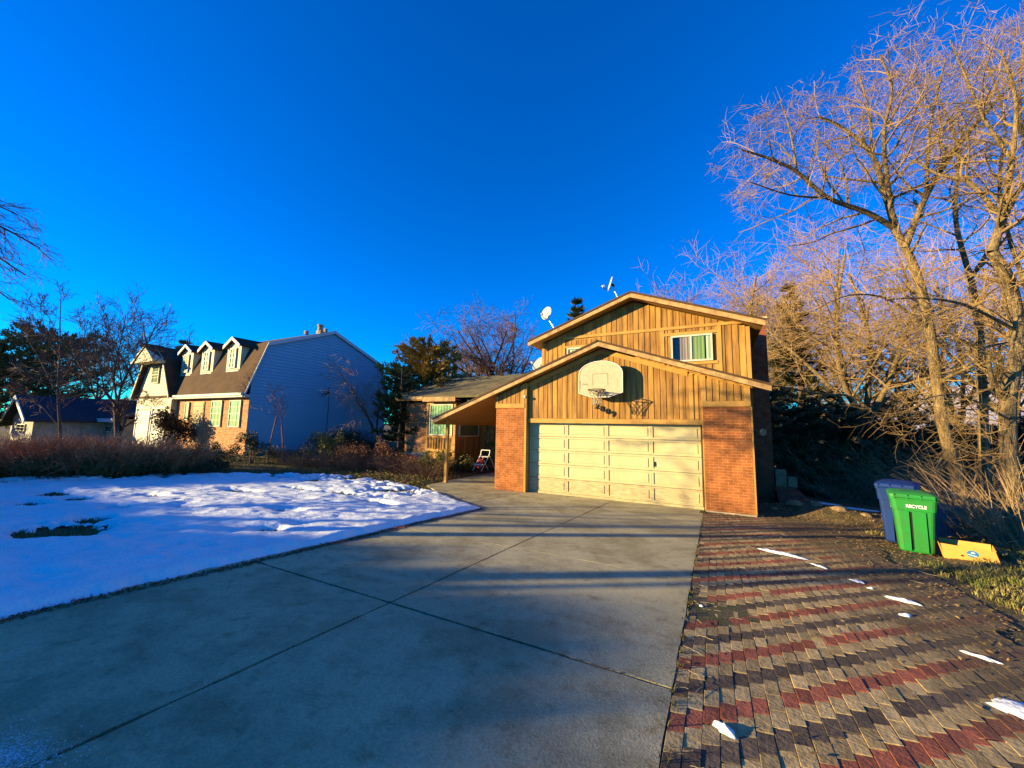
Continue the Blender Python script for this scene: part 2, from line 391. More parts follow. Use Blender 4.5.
snow_patch(6.58, -4.93, .075, .04, -.8, .02, 'small snow lump between the two longer snow streaks')
snow_patch(6.64, -5.16, .03, .02, 0, .012, 'tiny dot of snow between two snow streaks on the paving')
snow_patch(6.82, -5.46, .15, .05, -.5, .022, 'short bright snow streak in front of the green bin')
snow_patch(6.67, -5.97, .05, .03, .3, .016, 'tiny snow lump in the middle of the brick paving')
snow_patch(6.80, -7.55, .26, .14, -.5, .035, 'thick snow patch at the right edge of the paving')
snow_patch(6.85, -6.7, .10, .03, -.6, .012, 'thin icy snow sliver on a red brick stripe')
snow_patch(5.14, -8.59, .055, .032, -.5, .03, 'rounded white snow lump on dark bricks near the driveway edge')
snow_patch(4.99, -6.84, .018, .014, 0, .012, 'tiny snow crumb on the paving beside the driveway')
for cx, cy, lx, ly in [(7.2, 3.6, .5, .12), (7.9, 3.2, .5, .15), (8.6, 2.6, .8, .12), (6.5, 4.3, .35, .2), (9.3, 2.2, .5, .1)]:
    o = snow_patch(cx, cy, lx, ly, -.3, .04, 'blue shaded snow strip lying in the dark side yard'); o['group'] = 'snow strips in the shaded side yard'

# ------------------------------------------------------------------ the house
hx = thing('suburban_house', 'ochre timber and orange brick house with a wide cream garage door', 'house', (2.4, 0, 0))
def rz(x): return 4.47-.39*(2.33-x) if x < 2.33 else 4.47-.3425*(x-2.33)      # garage rake (top of fascia)
def uz(x): return 5.87-.365*abs(x-3.18)
# garage walls and gable
w = MB()
def wall_poly(mb, xa, xb, zf, y, z0, th, off=.17, mid=()):
    xs_ = [xa]+[q for q in mid if xa < q < xb]+[xb]
    poly = [(xa, y, z0), (xb, y, z0)]+[(x, y, zf(x)-off) for x in reversed(xs_)]
    mb.prism(poly, (0, th, 0))
wall_poly(w, 0, 4.90, rz, .0, 2.18, .12, mid=(2.33,))
bt = w; x = .05
while x < 4.86:
    bt.box(x, x+.134+R.uniform(-.006, .006), -.015, -.001, 2.27, min(rz(x), rz(x+.134))-.20); x += .155
bt.build('siding', wood, hx)
for (xa, xb) in ((-1.09, -.07), (4.93, 5.965)):
    w = MB(); w.box(xa, xb, -.13, .16, -.02, 2.58)
    po = w.build('brick_pier', brickm, hx)
    f = MB(); f.box(xa-.02, xb+.02, -.15, .16, -.3, -.021 if xa < 0 else .035); f.build('footing', concf, po)
    w = MB(); wall_poly(w, xa, xb, rz, -.13, 2.585, .12); x = xa+.09
    while x < xb-.1: w.box(x, x+.134, -.146, -.131, 2.73, min(rz(x), rz(x+.115))-.21); x += .155
    w.build('siding', wood, hx)
    boxo('trim_board', woodtrim, hx, xa-.008, xb+.008, -.165, -.131, 2.585, 2.725)
    for xx in (xa-.006, xb-.085): boxo('trim_board', woodtrim, hx, xx, xx+.09, -.160, -.1315, 2.7252, rz(xx+.05)-.18)
# jamb posts, header, rake frieze
for bb_ in ((-.068, -.005, -.145, .2, .0, rz(-.03)-.18), (4.90, 4.93, -.10, .2, .0, rz(4.9)-.18), (5.966, 6.0, -.14, .05, -.05, 2.6)): boxo('corner_post', woodtrim, hx, *bb_)
t = MB(); t.box(-.003, 4.898, -.06, -.0005, 2.13, 2.262); t.build('door_header', woodtrim, hx)
fz = MB()
for a, b in ((-.0, 2.33), (2.33, 4.6)):
    fz.prism([(a, -.031, rz(a)-.30), (b, -.031, rz(b)-.30), (b, -.031, rz(b)-.165), (a, -.031, rz(a)-.165)], (0, .03, 0))
fz.build('frieze_board', woodtrim, hx); boxo('trim_board', woodtrim, hx, 4.62, 4.72, -.036, -.0305, 2.262, rz(4.7)-.2)
# side and rear walls of the garage
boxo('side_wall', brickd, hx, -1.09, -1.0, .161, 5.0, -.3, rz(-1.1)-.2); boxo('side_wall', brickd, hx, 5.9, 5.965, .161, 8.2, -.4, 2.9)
# garage door: five rows of four panels
gd = MB(); gd.box(.0, 4.88, .13, .17, .06, 2.129)
for k in range(1, 5): gd.box(0, 4.88, .1285, .1299, .06+k*.4138-.005, .06+k*.4138+.005, 1)
door = gd.build('garage_door', [doorm, MATS['dark_interior']], hx)
cols = [0.02, 1.225, 2.43, 3.635, 4.86]
for r_ in range(5):
    z0 = .06+r_*.4138; z1 = z0+.4138
    for c_ in range(4):
        q = MB(); a, b = cols[c_], cols[c_+1]; y = .1295
        e = .05
        q.box(a, a+e, y-.022, y, z0+.006, z1-.006); q.box(b-e-.004, b-.004, y-.022, y, z0+.006, z1-.006)
        q.box(a+e+.0005, b-e-.0005, y-.022, y, z1-.058, z1-.006); q.box(a+e+.0005, b-e-.0005, y-.022, y, z0+.006, z0+.055)
        q.box(a+e+.035, b-e-.035, y-.016, y, z0+.085, z1-.09)
        p = q.build('door_panel', doorm if r_ else doorworn, door)
q = MB(); q.box(.0, 4.88, .10, .16, .0, .059); q.build('door_sill', doorworn, door)
q = MB(); q.box(3.70, 3.73, .085, .107, 1.0, 1.13); q.box(3.685, 3.745, .088, .107, 1.04, 1.06); q.build('handle', black, door)
# garage and porch roof
def roof_slab(mb, xa, xb, zf, y0, y1, th=.10, off=0):
    mb.prism([(xa, y0, zf(xa)-off), (xb, y0, zf(xb)-off), (xb, y0, zf(xb)-off-th), (xa, y0, zf(xa)-off-th)], (0, y1-y0, 0))
rf = MB(); roof_slab(rf, -3.44, 0.329, rz, -.375, 4.6, .03, .0); roof_slab(rf, 0.329, 2.33, rz, -.375, .298, .03); roof_slab(rf, 2.33, 6.36, rz, -.375, .298, .03)
roof = rf.build('garage_roof', shing, hx)
sf = MB(); roof_slab(sf, -3.42, -1.095, rz, -.374, 4.55, .09, .031); roof_slab(sf, -1.095, 2.33, rz, -.374, -.002, .09, .031); roof_slab(sf, 2.33, 6.33, rz, -.374, -.002, .09, .031)
sf.build('soffit', soffit, roof)
fb = MB()
for a, b in ((-3.46, 2.33), (2.33, 6.38)):
    fb.prism([(a, -.415, rz(a)-.155), (b, -.415, rz(b)-.155), (b, -.415, rz(b)-.012), (a, -.415, rz(a)-.012)], (0, .038, 0))
    fb.prism([(a-.02, -.435, rz(a)-.035), (b, -.435, rz(b)-.035), (b, -.435, rz(b)+.02), (a-.02, -.435, rz(a)+.02)], (0, .0195, 0), 1)
fb.build('fascia', [fasciam, shingd], roof)
t = MB(); t.box(-3.46, -3.40, -.37, 4.6, rz(-3.44)-.2, rz(-3.44)-.0312); t.build('eave_beam', soffit, roof)
t = MB(); t.box(-3.20, -3.10, -.0, .10, .0, rz(-3.15)-.13); t.box(-3.22, -3.08, -.02, .12, .0, .05); t.build('porch_post', woodtrim, hx)
# upper storey
w = MB(); wall_poly(w, .33, 6.06, uz, .3, 2.6, .1, mid=(3.18,)); x = .40; bt = w
while x < 5.95:
    zt = uz(x+.03)-.19; zb = rz(x)+.02 if x < 6 else 3
    if 4.10 < x < 5.26: bt.box(x, x+.134, .285, .299, 4.66, 4.745); bt.box(x, x+.134, .285, .299, rz(x), 3.79) if rz(x) < 3.7 else None
    elif x > 1.0 and x < 2.0: bt.box(x, x+.134, .285, .299, 4.55, 4.70)
    else: bt.box(x, x+.134+R.uniform(-.006, .006), .285, .299, zb, min(zt, 4.75))
    if zt > 4.86: bt.box(x, x+.134, .285, .299, 4.835, min(uz(x), uz(x+.115))-.17)
    x += .155
bt.build('upper_siding', wood, hx)
boxo('trim_board', woodtrim, hx, 1.03, 5.93, .262, .299, 4.752, 4.83)
for xx, z0 in ((.33, 3.3), (5.97, 3.1), (3.93, 3.75), (5.33, 3.35), (1.02, 3.7)): boxo('trim_board', woodtrim, hx, xx, xx+.09, .266, .2995, z0, min(4.75, uz(xx+.05)-.18))
for bb_ in ((4.02, 5.33, .268, .2795, 4.575, 4.655), (1.11, 2.0, .268, .2795, 4.47, 4.54), (4.1, 5.33, .256, .2795, 3.745, 3.825)): boxo('trim_board', woodtrim, hx, *bb_)
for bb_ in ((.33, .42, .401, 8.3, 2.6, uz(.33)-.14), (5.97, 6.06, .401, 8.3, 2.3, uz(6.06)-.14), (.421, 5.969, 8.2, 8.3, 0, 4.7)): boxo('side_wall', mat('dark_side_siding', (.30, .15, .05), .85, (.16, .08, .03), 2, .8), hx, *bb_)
ur = MB(); roof_slab(ur, .01, 3.18, uz, -.075, 8.7, .03); roof_slab(ur, 3.18, 6.35, uz, -.075, 8.7, .03); uroof = ur.build('upper_roof', shing, hx)
sf = MB(); roof_slab(sf, .03, 3.18, uz, -.073, 8.6, .09, .031); roof_slab(sf, 3.18, 6.33, uz, -.073, 8.6, .09, .031); sf.build('soffit', soffit, uroof)
fb = MB()
for a, b in ((.0, 3.18), (3.18, 6.36)):
    fb.prism([(a, -.115, uz(a)-.155), (b, -.115, uz(b)-.155), (b, -.115, uz(b)-.012), (a, -.115, uz(a)-.012)], (0, .038, 0))
    fb.prism([(a-.02*(a < 1), -.135, uz(a)-.035), (b+.02*(b > 5), -.135, uz(b)-.035), (b+.02*(b > 5), -.135, uz(b)+.02), (a-.02*(a < 1), -.135, uz(a)+.02)], (0, .0195, 0), 1)
fb.build('fascia', [fasciam, shingd], uroof)
# patches of worn red-brown paint low on the upper wall
stain = mat('bare_red_wood', (.16, .045, .02), .9, (.3, .12, .04), 10, 1)
# windows
def window(parent, x0, x1, z0, z1, y, mull=(), curt=None, bars=(), face='y', name='window', fw=.045, frame=whitef, rail=None):
    """window unit standing 6 cm proud of the wall: dark reveal, curtain, panes, frame"""
    def B(q, a, b, d0, d1, c, d, mi=0):
        if face == 'y': q.box(a, b, y+d0, y+d1, c, d, mi)
        else: q.box(y-d1, y-d0, a, b, c, d, mi)            # looks towards +x
    q = MB(); B(q, x0-.002, x1+.002, -.012, -.0005, z0-.002, z1+.002); wn = q.build(name, dark, parent)
    q = MB(); B(q, x0, x0+fw, -.07, -.0125, z0, z1); B(q, x1-fw, x1, -.07, -.0125, z0, z1); B(q, x0+fw, x1-fw, -.07, -.0125, z1-fw, z1); B(q, x0+fw, x1-fw, -.07, -.0125, z0, z0+fw)
    for mx in mull: B(q, mx-fw*.5, mx+fw*.5, -.067, -.0125, z0+fw, z1-fw)
    if rail: B(q, x0+fw, x1-fw, -.066, -.0125, rail-.02, rail+.02)
    q.build('frame', frame, wn)
    if bars:
        q = MB()
        for k in range(1, bars[0]): xx = x0+(x1-x0)*k/bars[0]; B(q, xx-.009, xx+.009, -.060, -.052, z0+fw, z1-fw)
        for k in range(1, bars[1]): zz = z0+(z1-z0)*k/bars[1]; B(q, x0+fw, x1-fw, -.0595, -.0525, zz-.009, zz+.009)
        q.build('glazing_bars', frame, wn)
    if curt:
        for (a, b, mm, wav) in curt:
            q = MB(); n = max(4, int((b-a)/.02)); q.sm = True
            for k in range(n+1):
                xx = a+(b-a)*k/n; dd = -.040+.008*math.sin(xx*wav)
                if face == 'y': q.v += [(xx, y+dd, z0+fw), (xx, y+dd, z1-fw)]
                else: q.v += [(y-dd, xx, z0+fw), (y-dd, xx, z1-fw)]
            for k in range(n): q.f.append((2*k, 2*k+2, 2*k+3, 2*k+1))
            q.m = [0]*n; q.build('curtain', mm, wn)
    q = MB(); B(q, x0+fw*.5, x1-fw*.5, -.0515, -.0505, z0+fw*.5, z1-fw*.5); q.build('pane', pane, wn)
    return wn
cg = mat('green_curtain', (.16, .24, .02), .8, (.34, .38, .08), 20, 1, stretch=(1, 1, .02))
cp = mat('pale_pink_curtain', (.50, .34, .26), .8, (.22, .13, .11), 18, 1, stretch=(1, 1, .02))
bl = mat('green_white_blind', (.38, .55, .33), .6, (.30, .45, .26), 3, .6)
blb = mat('pale_blind', (.50, .52, .36), .6)
window(hx, 4.19, 5.21, 3.83, 4.56, .299, mull=(4.69,), curt=[(4.42, 4.66, cp, 90), (4.73, 5.02, cg, 70), (5.06, 5.16, blb, 60)])
window(hx, 1.18, 1.95, 3.9, 4.46, .299, curt=[(1.24, 1.9, blb, 60)])
# chimney on the right-hand side, only its flank shows
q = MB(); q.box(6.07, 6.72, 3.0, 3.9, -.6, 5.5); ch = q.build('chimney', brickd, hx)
q = MB(); q.box(6.03, 6.76, 2.96, 3.94, 5.5, 5.56); q.build('chimney_cap', concf, ch)
# twin floodlight on the dark side, small dome light by the left pier
q = MB(); q.tube([(5.97, .25, 2.05), (6.08, .18, 2.0), (6.16, .1, 1.98)], [.03, .03, .05], 8); q.tube([(6.16, .1, 1.98), (6.22, .02, 1.97)], [.07, .085], 10); q.build('flood_lamp', mat('lamp_housing', (.22, .16, .09), .5), hx)
q = MB(); q.tube([(-.035, -.15, 2.93), (-.035, -.2, 2.93), (-.035, -.23, 2.92)], [.03, .045, .02], 10); q.build('door_lamp', mat('lamp_glass', (.7, .7, .65), .3), hx)
# house number, stepping down the siding
for i, chx in enumerate('2809'):
    cu = bpy.data.curves.new('digit', 'FONT'); cu.body = chx; cu.size = .215; cu.extrude = .012; cu.offset = .004
    to = bpy.data.objects.new('tmp', cu); C.objects.link(to)
    dg = bpy.context.evaluated_depsgraph_get(); me = bpy.data.meshes.new_from_object(to.evaluated_get(dg)); bpy.data.objects.remove(to)
    o = bpy.data.objects.new('house_number', me); C.objects.link(o); me.materials.clear(); me.materials.append(black)
    o.parent = hx; o.rotation_euler = (math.pi/2, 0, 0); o.location = (2.13+i*.155-2.4, -.045, 2.56-i*.075)
# left wing
q = MB(); q.box(-7.84, -6.47, 3.0, 3.12, -.2, 3.05); q.box(-7.84, -7.72, 3.12, 9, -.2, 3.05); q.build('wing_wall', brickw, hx)
q = MB(); q.box(-7.86, -6.44, 2.95, 2.999, -.2, .72); q.build('footing', concf, hx)
q = MB(); q.box(-6.469, -4.87, 2.93, 3.1, .3, 3.03); q.box(-4.93, -4.87, 3.101, 5.1, .3, 3.0); q.box(-4.8695, -1.1, 5.1, 5.2, -.1, 2.9)
x = -6.40
while x < -4.95: q.box(x, x+.045, 2.905, 2.9295, .95, 1.44); x += .15
y = 3.1
while y < 5.0: q.box(-4.8695, -4.845, y, y+.045, .75, 1.38); y += .15
q.build('bay_siding', wood, hx)
for bb_ in ((-6.50, -6.40, 2.89, 2.9295, .5, 3.03), (-4.99, -4.865, 2.89, 2.9295, .5, 3.03), (-6.399, -4.991, 2.895, 2.9295, 1.44, 1.52), (-6.399, -4.991, 2.895, 2.9295, .82, .94), (-6.399, -4.991, 2.895, 2.9295, 2.94, 3.03), (-4.8695, -4.84, 4.98, 5.08, .5, 3.0)): boxo('trim_board', woodtrim, hx, *bb_)
window(hx, -6.30, -5.02, 1.54, 2.93, 2.93, curt=[(-6.24, -5.08, bl, 40)], rail=2.2)
window(hx, 3.14, 4.75, 1.50, 2.26, -4.8695, face='x', curt=[(3.2, 4.7, mat('dim_blind', (.16, .15, .08), .7), 40)])
q = MB()
q.prism([(-8.12, 2.6, 3.29), (-8.12, 6.0, 4.60), (-8.12, 9.6, 3.25), (-8.12, 9.6, 3.2), (-8.12, 6, 4.52), (-8.12, 2.6, 3.2)], (8.4, 0, 0))
wr = q.build('wing_roof', shing, hx)
q = MB(); q.box(-8.14, -6.5, 2.56, 2.598, 3.15, 3.28); q.box(-6.499, -4.7, 2.57, 2.598, 3.04, 3.24); q.prism([(-8.16, 2.57, 3.14), (-8.16, 6, 4.46), (-8.16, 6, 4.62), (-8.16, 2.57, 3.30)], (.039, 0, 0)); q.build('fascia', fasciam, wr)
q = MB(); q.box(-8.1, -4.7, 2.6, 3.0, 3.10, 3.14); q.prism([(-7.84, 3.05, 3.05), (-7.84, 6, 4.45), (-7.84, 9, 3.05)], (.1, 0, 0)); q.build('soffit', soffit, wr)

# ------------------------------------------------------------------ basketball hoop
bh = thing('basketball_hoop', 'white fan-shaped basketball backboard mounted above the garage door', 'basketball hoop', (2.38, -.05, 3.3))
poly = [(1.77, -.37, 2.985), (2.15, -.37, 2.86), (2.62, -.37, 2.86), (3.00, -.37, 2.985), (3.00, -.37, 3.52)]
for k in range(1, 12):
    a = math.pi*k/12; poly.append((2.385+.615*math.cos(a), -.37, 3.52+.36*math.sin(a)))
poly.append((1.77, -.37, 3.52))
bbm = mat('aged_white_board', (.46, .41, .27), .7, (.37, .32, .20), 14, .8, .1, 60)
q = MB(); q.prism(poly, (0, .035, 0)); bb = q.build('backboard', bbm, bh)
q = MB(); pr = [V(p) for p in poly]
q.tube([p+V((0, -.004, 0)) for p in pr+[pr[0]]], .012, 5); q.build('board_rim', mat('board_edge_white', (.78, .76, .66), .5), bb)
gl = mat('faded_grey_line', (.22, .18, .10), .7)
for a in ((2.16, 2.60, 3.51, 3.525), (2.16, 2.175, 3.20, 3.5095), (2.585, 2.60, 3.20, 3.5095), (1.80, 1.81, 3.1, 3.35)): boxo('board_marking', gl, bb, a[0], a[1], -.373, -.3695, a[2], a[3])
for k in range(6): boxo('board_marking', gl, bb, 1.86+k*.03, 1.875+k*.03, -.373, -.3695, 3.21+.006*(k % 2), 3.24+.008*((k*3) % 4))
for k, (a, b) in enumerate([(2.82, 3.33), (2.84, 3.27), (2.83, 3.21), (2.86, 3.16)]): boxo('board_marking', gl, bb, a, a+.05-.008*k, -.373, -.3695, b, b+.014)
rimm = mat('rusty_rim', (.07, .035, .02), .6, (.12, .05, .03), 20, 1, metal=.4)
rc = V((2.38, -.75, 3.03)); q = MB()
ring = [rc+V((math.cos(a)*.23, math.sin(a)*.23, 0)) for a in [2*math.pi*k/24 for k in range(25)]]
q.tube(ring, .014, 6, cap=False)
q.box(2.27, 2.49, -.52, -.371, 3.00, 3.03); q.box(2.29, 2.47, -.385, -.3735, 2.88, 3.06); q.build('rim', rimm, bh)
for s in (-1, 1): q = MB(); q.tube([(2.38+s*.2, -.62, 3.01), (2.38+s*.07, -.385, 2.9)], .010, 5); q.build('rim_brace', rimm, bh)
q = MB(); n = 12
for k in range(n):
    for s in (1, -1):
        pts = []
        for j in range(5):
            a = 2*math.pi*(k+s*j*.5)/n; r_ = .225-.115*math.sin(j/4*math.pi/2); pts.append(rc+V((math.cos(a)*r_, math.sin(a)*r_, -.015-j*.10)))
        q.tube(pts, .0055, 3)
q.build('net', mat('grey_net', (.42, .37, .26), .9), bh)
for s in (-1, 1):
    q = MB(); q.tube([(2.38+s*.25, -.335, 3.45), (2.38+s*.25, -.0, 3.45)], .018, 6); q.tube([(2.38+s*.25, -.335, 3.05), (2.38+s*.25, -.0, 3.3)], .018, 6); q.tube([(2.38+s*.25, -.33, 2.95), (2.38+s*.25, -.33, 3.55)], .016, 6); q.build('bracket', rimm, bh)

# ------------------------------------------------------------------ satellite dishes
def dish(loc, aim, rx, foot, label, m_, group='satellite dishes', pole=False):
    t = thing('satellite_dish', label, 'satellite dish', foot, group)
    a = V(aim).normalized(); up = V((0, 0, 1)); u = a.cross(up).normalized(); w_ = u.cross(a).normalized(); c = V(loc)
    q = MB(); q.sm = True; n = 20
    for r in range(5):
        for k in range(n):
            an = 2*math.pi*k/n; rr = rx*r/4
            p = c+u*math.cos(an)*rr*.92+w_*math.sin(an)*rr*1.05+a*(.16*rx*(r/4)**2); q.v.append(tuple(p))
    for r in range(4):
        for k in range(n): q.f.append((r*n+k, (r+1)*n+k, (r+1)*n+(k+1) % n, r*n+(k+1) % n))
    b = len(q.v)
    for r in range(5):
        for k in range(n): q.v.append(tuple(V(q.v[r*n+k])-a*.012))
    for r in range(4):
        for k in range(n): q.f.append((b+r*n+k, b+r*n+(k+1) % n, b+(r+1)*n+(k+1) % n, b+(r+1)*n+k))
    for k in range(n): q.f.append((4*n+k, b+4*n+k, b+4*n+(k+1) % n, 4*n+(k+1) % n))
    q.m = [0]*len(q.f); q.build('reflector', m_, t)
    e = c+a*rx*1.15-w_*rx*.75
    q = MB(); q.tube([c-w_*rx*.5-a*.05, c-w_*rx*.98+a*.05, e], .014, 5); q.build('feed_arm', black, t)
    q = MB(); q.tube([e-a*.05, e+w_*.02+a*-.02, e+w_*.06-a*.07], [.03, .045, .03], 8); q.build('feed_horn', mat('horn_cream', (.66, .62, .5), .5), t)
    q = MB(); q.tube([c-a*.02, c-a*.12-w_*.05], .04, 6); q.build('mount', black, t)
    q = MB(); p0 = c-a*.11-w_*.05
    q.tube([p0, V((foot[0], foot[1], p0.z-.12)) if pole else p0-V((0, 0, .12)), V(foot)], .017, 6); q.build('mast', mat('galvanised', (.5, .5, .48), .4, metal=.6) if not pole else black, t)
    return t
dm = mat('dish_cream', (.62, .58, .44), .5, (.5, .46, .34), 6, .6)
sd1 = atd(611, 284, 12.6); sd2 = atd(547, 313.5, 12.9)
dish(sd1, (-.93, -.42, .28), .23, (sd1.x+.42, sd1.y+.05, uz(sd1.x+.42)), 'cream satellite dish seen edge-on at the ridge of the upper roof', dm)
dish(sd2, (-.30, -.92, .25), .225, (sd2.x+.42, sd2.y, uz(sd2.x+.42)), 'round cream satellite dish facing forward above the left end of the upper roof', dm)
sd3 = atd(539.5, 364, 12.7)
dish(sd3, (-.35, -.80, .55), .27, (sd3.x+.1, sd3.y+.1, rz(sd3.x+.1)), 'grey satellite dish half hidden behind the garage roof edge', mat('dish_grey', (.30, .36, .34), .5))
nX = -14.0

# ------------------------------------------------------------------ neighbour's gambrel house
nb = thing('neighbour_house', 'gambrel-roofed house with three dormers, pale blue side and brick front', 'house', (nX, -.75, .5))
def zg(y):                                            # gambrel profile across the depth of the house
    P = [(-1.05, 3.25), (-.17, 5.82), (3.46, 7.22), (7.09, 5.82), (7.95, 3.25)]
    for (a, b), (c, d) in zip(P, P[1:]):
        if y <= c: return b+(d-b)*(y-a)/(c-a)
    return 3.25
# side wall of overlapping boards
q = MB(); z = .62; hstep = .16
def yr(z):                                            # depth range of the side wall at a height
    lo, hi = -.75, 7.65
    if z > 3.7:
        lo = -1.05+(z-3.1)*.88/2.57 if z < 5.7 else -.17+(z-5.7)*3.63/1.4
        lo = max(lo, -.75); hi = 6.92-lo if z > 5.7 else min(7.65, 7.97-(z-3.1)*.86/2.57)
    return lo, hi
while z < 7.05:
    a, b = yr(z); c, d = yr(min(z+hstep, 7.06)); zt = min(z+hstep+.01, 7.07)
    if d-c < .1: break
    q.add([(nX+.034, a, z), (nX+.034, b, z), (nX+.004, d, zt), (nX+.004, c, zt), (nX, a, z), (nX, b, z)], [(0, 1, 2, 3), (4, 5, 1, 0)])
    z += hstep
q.prism([(nX-.1, -.75, .3), (nX-.1, 7.65, .3), (nX-.1, 7.65, 3.6), (nX-.1, 7.0, 5.6), (nX-.1, 3.46, 7.05), (nX-.1, -.1, 5.6), (nX-.1, -.75, 3.6)], (.098, 0, 0))
q.build('side_siding', bluesid, nb)
q = MB(); q.box(nX-.1, nX+.03, -.76, 7.66, -.3, .6); q.build('foundation', mat('grey_foundation', (.20, .22, .24), .9, (.14, .15, .17), 3, 1), nb)
q = MB(); q.prism([(nX-6.85, -.76, .3), (nX-.0, -.76, .3), (nX-.0, -.76, 3.16), (nX-6.85, -.76, 3.16)], (0, .12, 0)); q.build('brick_front', brickn, nb)
t = MB(); t.box(nX-6.85, nX+.05, -1.1, -.77, 3.12, 3.25); t.box(nX-6.85, nX+.04, -1.16, -1.0, 3.2, 3.31); t.build('eave_gutter', whitet, nb)
rf = MB(); PR = [(-1.05, 3.28), (-.17, 5.85), (3.46, 7.25), (7.09, 5.85), (7.95, 3.28)]
for (a, b), (c, d) in zip(PR, PR[1:]): rf.prism([(nX+.10, a, b), (nX+.10, c, d), (nX+.10, c, d-.07), (nX+.10, a, b-.07)], (-11.0, 0, 0))
nr = rf.build('gambrel_roof', shingd, nb)
t = MB()
for (a, b), (c, d) in zip(PR, PR[1:]):
    t.prism([(nX+.101, a, b+.012), (nX+.101, c, d+.012), (nX+.101, c, d-.17), (nX+.101, a, b-.17)], (.035, 0, 0))
t.build('rake_trim', mat('rake_trim_paint', (.45, .52, .56), .6), nr)
q = MB(); q.box(nX-1.2, nX-.85, 3.2, 3.5, 7.1, 7.35); q.tube([(nX-1.0, 3.3, 7.2), (nX-1.0, 3.3, 7.6)], .14, 10); q.tube([(nX-1.0, 3.3, 7.6), (nX-1.0, 3.3, 7.68)], .18, 10); q.tube([(nX-2.1, 3.2, 7.2), (nX-2.1, 3.2, 7.42)], .12, 8); q.tube([(nX-.5, 3.3, 7.2), (nX-.5, 3.3, 7.4)], .1, 8); q.build('roof_vent', mat('vent_tan', (.3, .22, .14), .7), nr)
for x0 in (nX-2.55, nX-5.05, nX-7.2):
    dz = 0; q = MB(); x1 = x0+1.22; xm = (x0+x1)/2; yf = -.62
    q.prism([(x0, yf, 4.28), (x1, yf, 4.28), (x1, yf, 5.72), (xm, yf, 6.08), (x0, yf, 5.72)], (0, 2.3, 0)); d_ = q.build('dormer', cream, nb)
    q = MB()
    for s, a, b in ((1, x0-.12, xm), (-1, x1+.12, xm)):
        q.prism([(a, yf-.15, 5.72-.06), (b, yf-.15, 6.10), (b, yf-.15, 6.19), (a, yf-.15, 5.75)], (0, 2.9, 0), 0)
    q.build('dormer_roof', shingd, d_)
    q = MB()
    for a, b in ((x0-.13, xm), (x1+.13, xm)): q.prism([(a, yf-.185, 5.60), (b, yf-.185, 6.03), (b, yf-.185, 6.19), (a, yf-.185, 5.76)], (0, .034, 0))
    q.box(x0+.06, x1-.06, yf-.03, yf-.0005, 4.42, 4.5)
    q.build('dormer_trim', whitet, d_)
    window(d_, xm-.27, xm+.27, 4.62, 5.62, yf-.001, bars=(2, 4), curt=[(xm-.22, xm+.22, blb, 30)], rail=5.12)
# front openings
for x0, x1 in ((nX-3.15, nX-2.2), (nX-1.5, nX-.55)):
    wn = window(nb, x0, x1, 1.72, 3.0, -.761, bars=(3, 4), curt=[(x0+.06, x1-.06, bl, 30)], rail=2.36)
q = MB(); q.box(nX-4.95, nX-3.9, -.80, -.761, .9, 2.98); dd = q.build('front_door', mat('tan_panel', (.36, .29, .15), .7), nb)
for k in range(9): q = MB(); q.box(nX-4.9, nX-3.95, -.815, -.8005, 1.0+k*.215, 1.17+k*.215); q.build('door_slat', MATS['tan_panel'], dd)
window(nb, nX-5.8, nX-5.4, 2.0, 2.95, -.761, curt=[(nX-5.75, nX-5.45, blb, 30)])
# white gambrel-fronted garage at its left end
gw = thing('gambrel_garage', 'cream clapboard garage with a steep gambrel gable and white doors', 'garage', (nX-9, -1.0, .7))
gx = nX-6.86; gl_ = gx-4.2; gm = (gx+gl_)/2
q = MB(); q.prism([(gl_, -1.0, .5), (gx, -1.0, .5), (gx, -1.0, 3.45), (gx-1.05, -1.0, 5.3), (gm, -1.0, 6.05), (gl_+1.05, -1.0, 5.3), (gl_, -1.0, 3.45)], (0, 7, 0)); q.build('front_wall', cream, gw)
q = MB(); z = .6
while z < 5.8:
    ins = 0 if z < 3.4 else (z-3.4)*1.05/1.85 if z < 5.25 else 1.05+(z-5.25)*1.4
    q.add([(gl_+ins, -1.03, z), (gx-ins, -1.03, z), (gx-ins, -1.012, z+.16), (gl_+ins, -1.012, z+.16)], [(0, 1, 2, 3)]); z += .16
q.build('clapboard', cream, gw)
q = MB()
GP = [(gx+.25, 3.3), (gx-.95, 5.42), (gm, 6.2), (gl_+.95, 5.42), (gl_-.25, 3.3)]
for (a, b), (c, d) in zip(GP, GP[1:]): q.prism([(a, -1.25, b), (c, -1.25, d), (c, -1.25, d-.1), (a, -1.25, b-.1)], (0, 7.5, 0))
# jutting hood over the gable
q.prism([(gx-1.0, -1.25, 5.40), (gm, -1.9, 6.25), (gm, -1.9, 6.15), (gx-1.0, -1.25, 5.3)], (0, 1, 0)); q.prism([(gl_+1.0, -1.25, 5.40), (gm, -1.9, 6.25), (gm, -1.9, 6.15), (gl_+1.0, -1.25, 5.3)], (0, 1, 0))
gr = q.build('gambrel_roof', shingd, gw)
q = MB()
for (a, b), (c, d) in zip(GP, GP[1:]): q.prism([(a, -1.29, b+.01), (c, -1.29, d+.01), (c, -1.29, d-.2), (a, -1.29, b-.2)], (0, .038, 0))
q.prism([(gx-.8, -1.75, 5.25), (gm, -1.75, 6.15), (gl_+.8, -1.75, 5.25)], (0, .5, 0)); q.box(gl_+.75, gx-.75, -1.78, -1.2, 5.15, 5.245); q.build('rake_trim', cream, gr)
window(gw, gm-.42, gm+.42, 4.05, 5.05, -1.035, bars=(2, 3), curt=[(gm-.36, gm+.36, MATS['dim_blind'], 30)], rail=4.55)
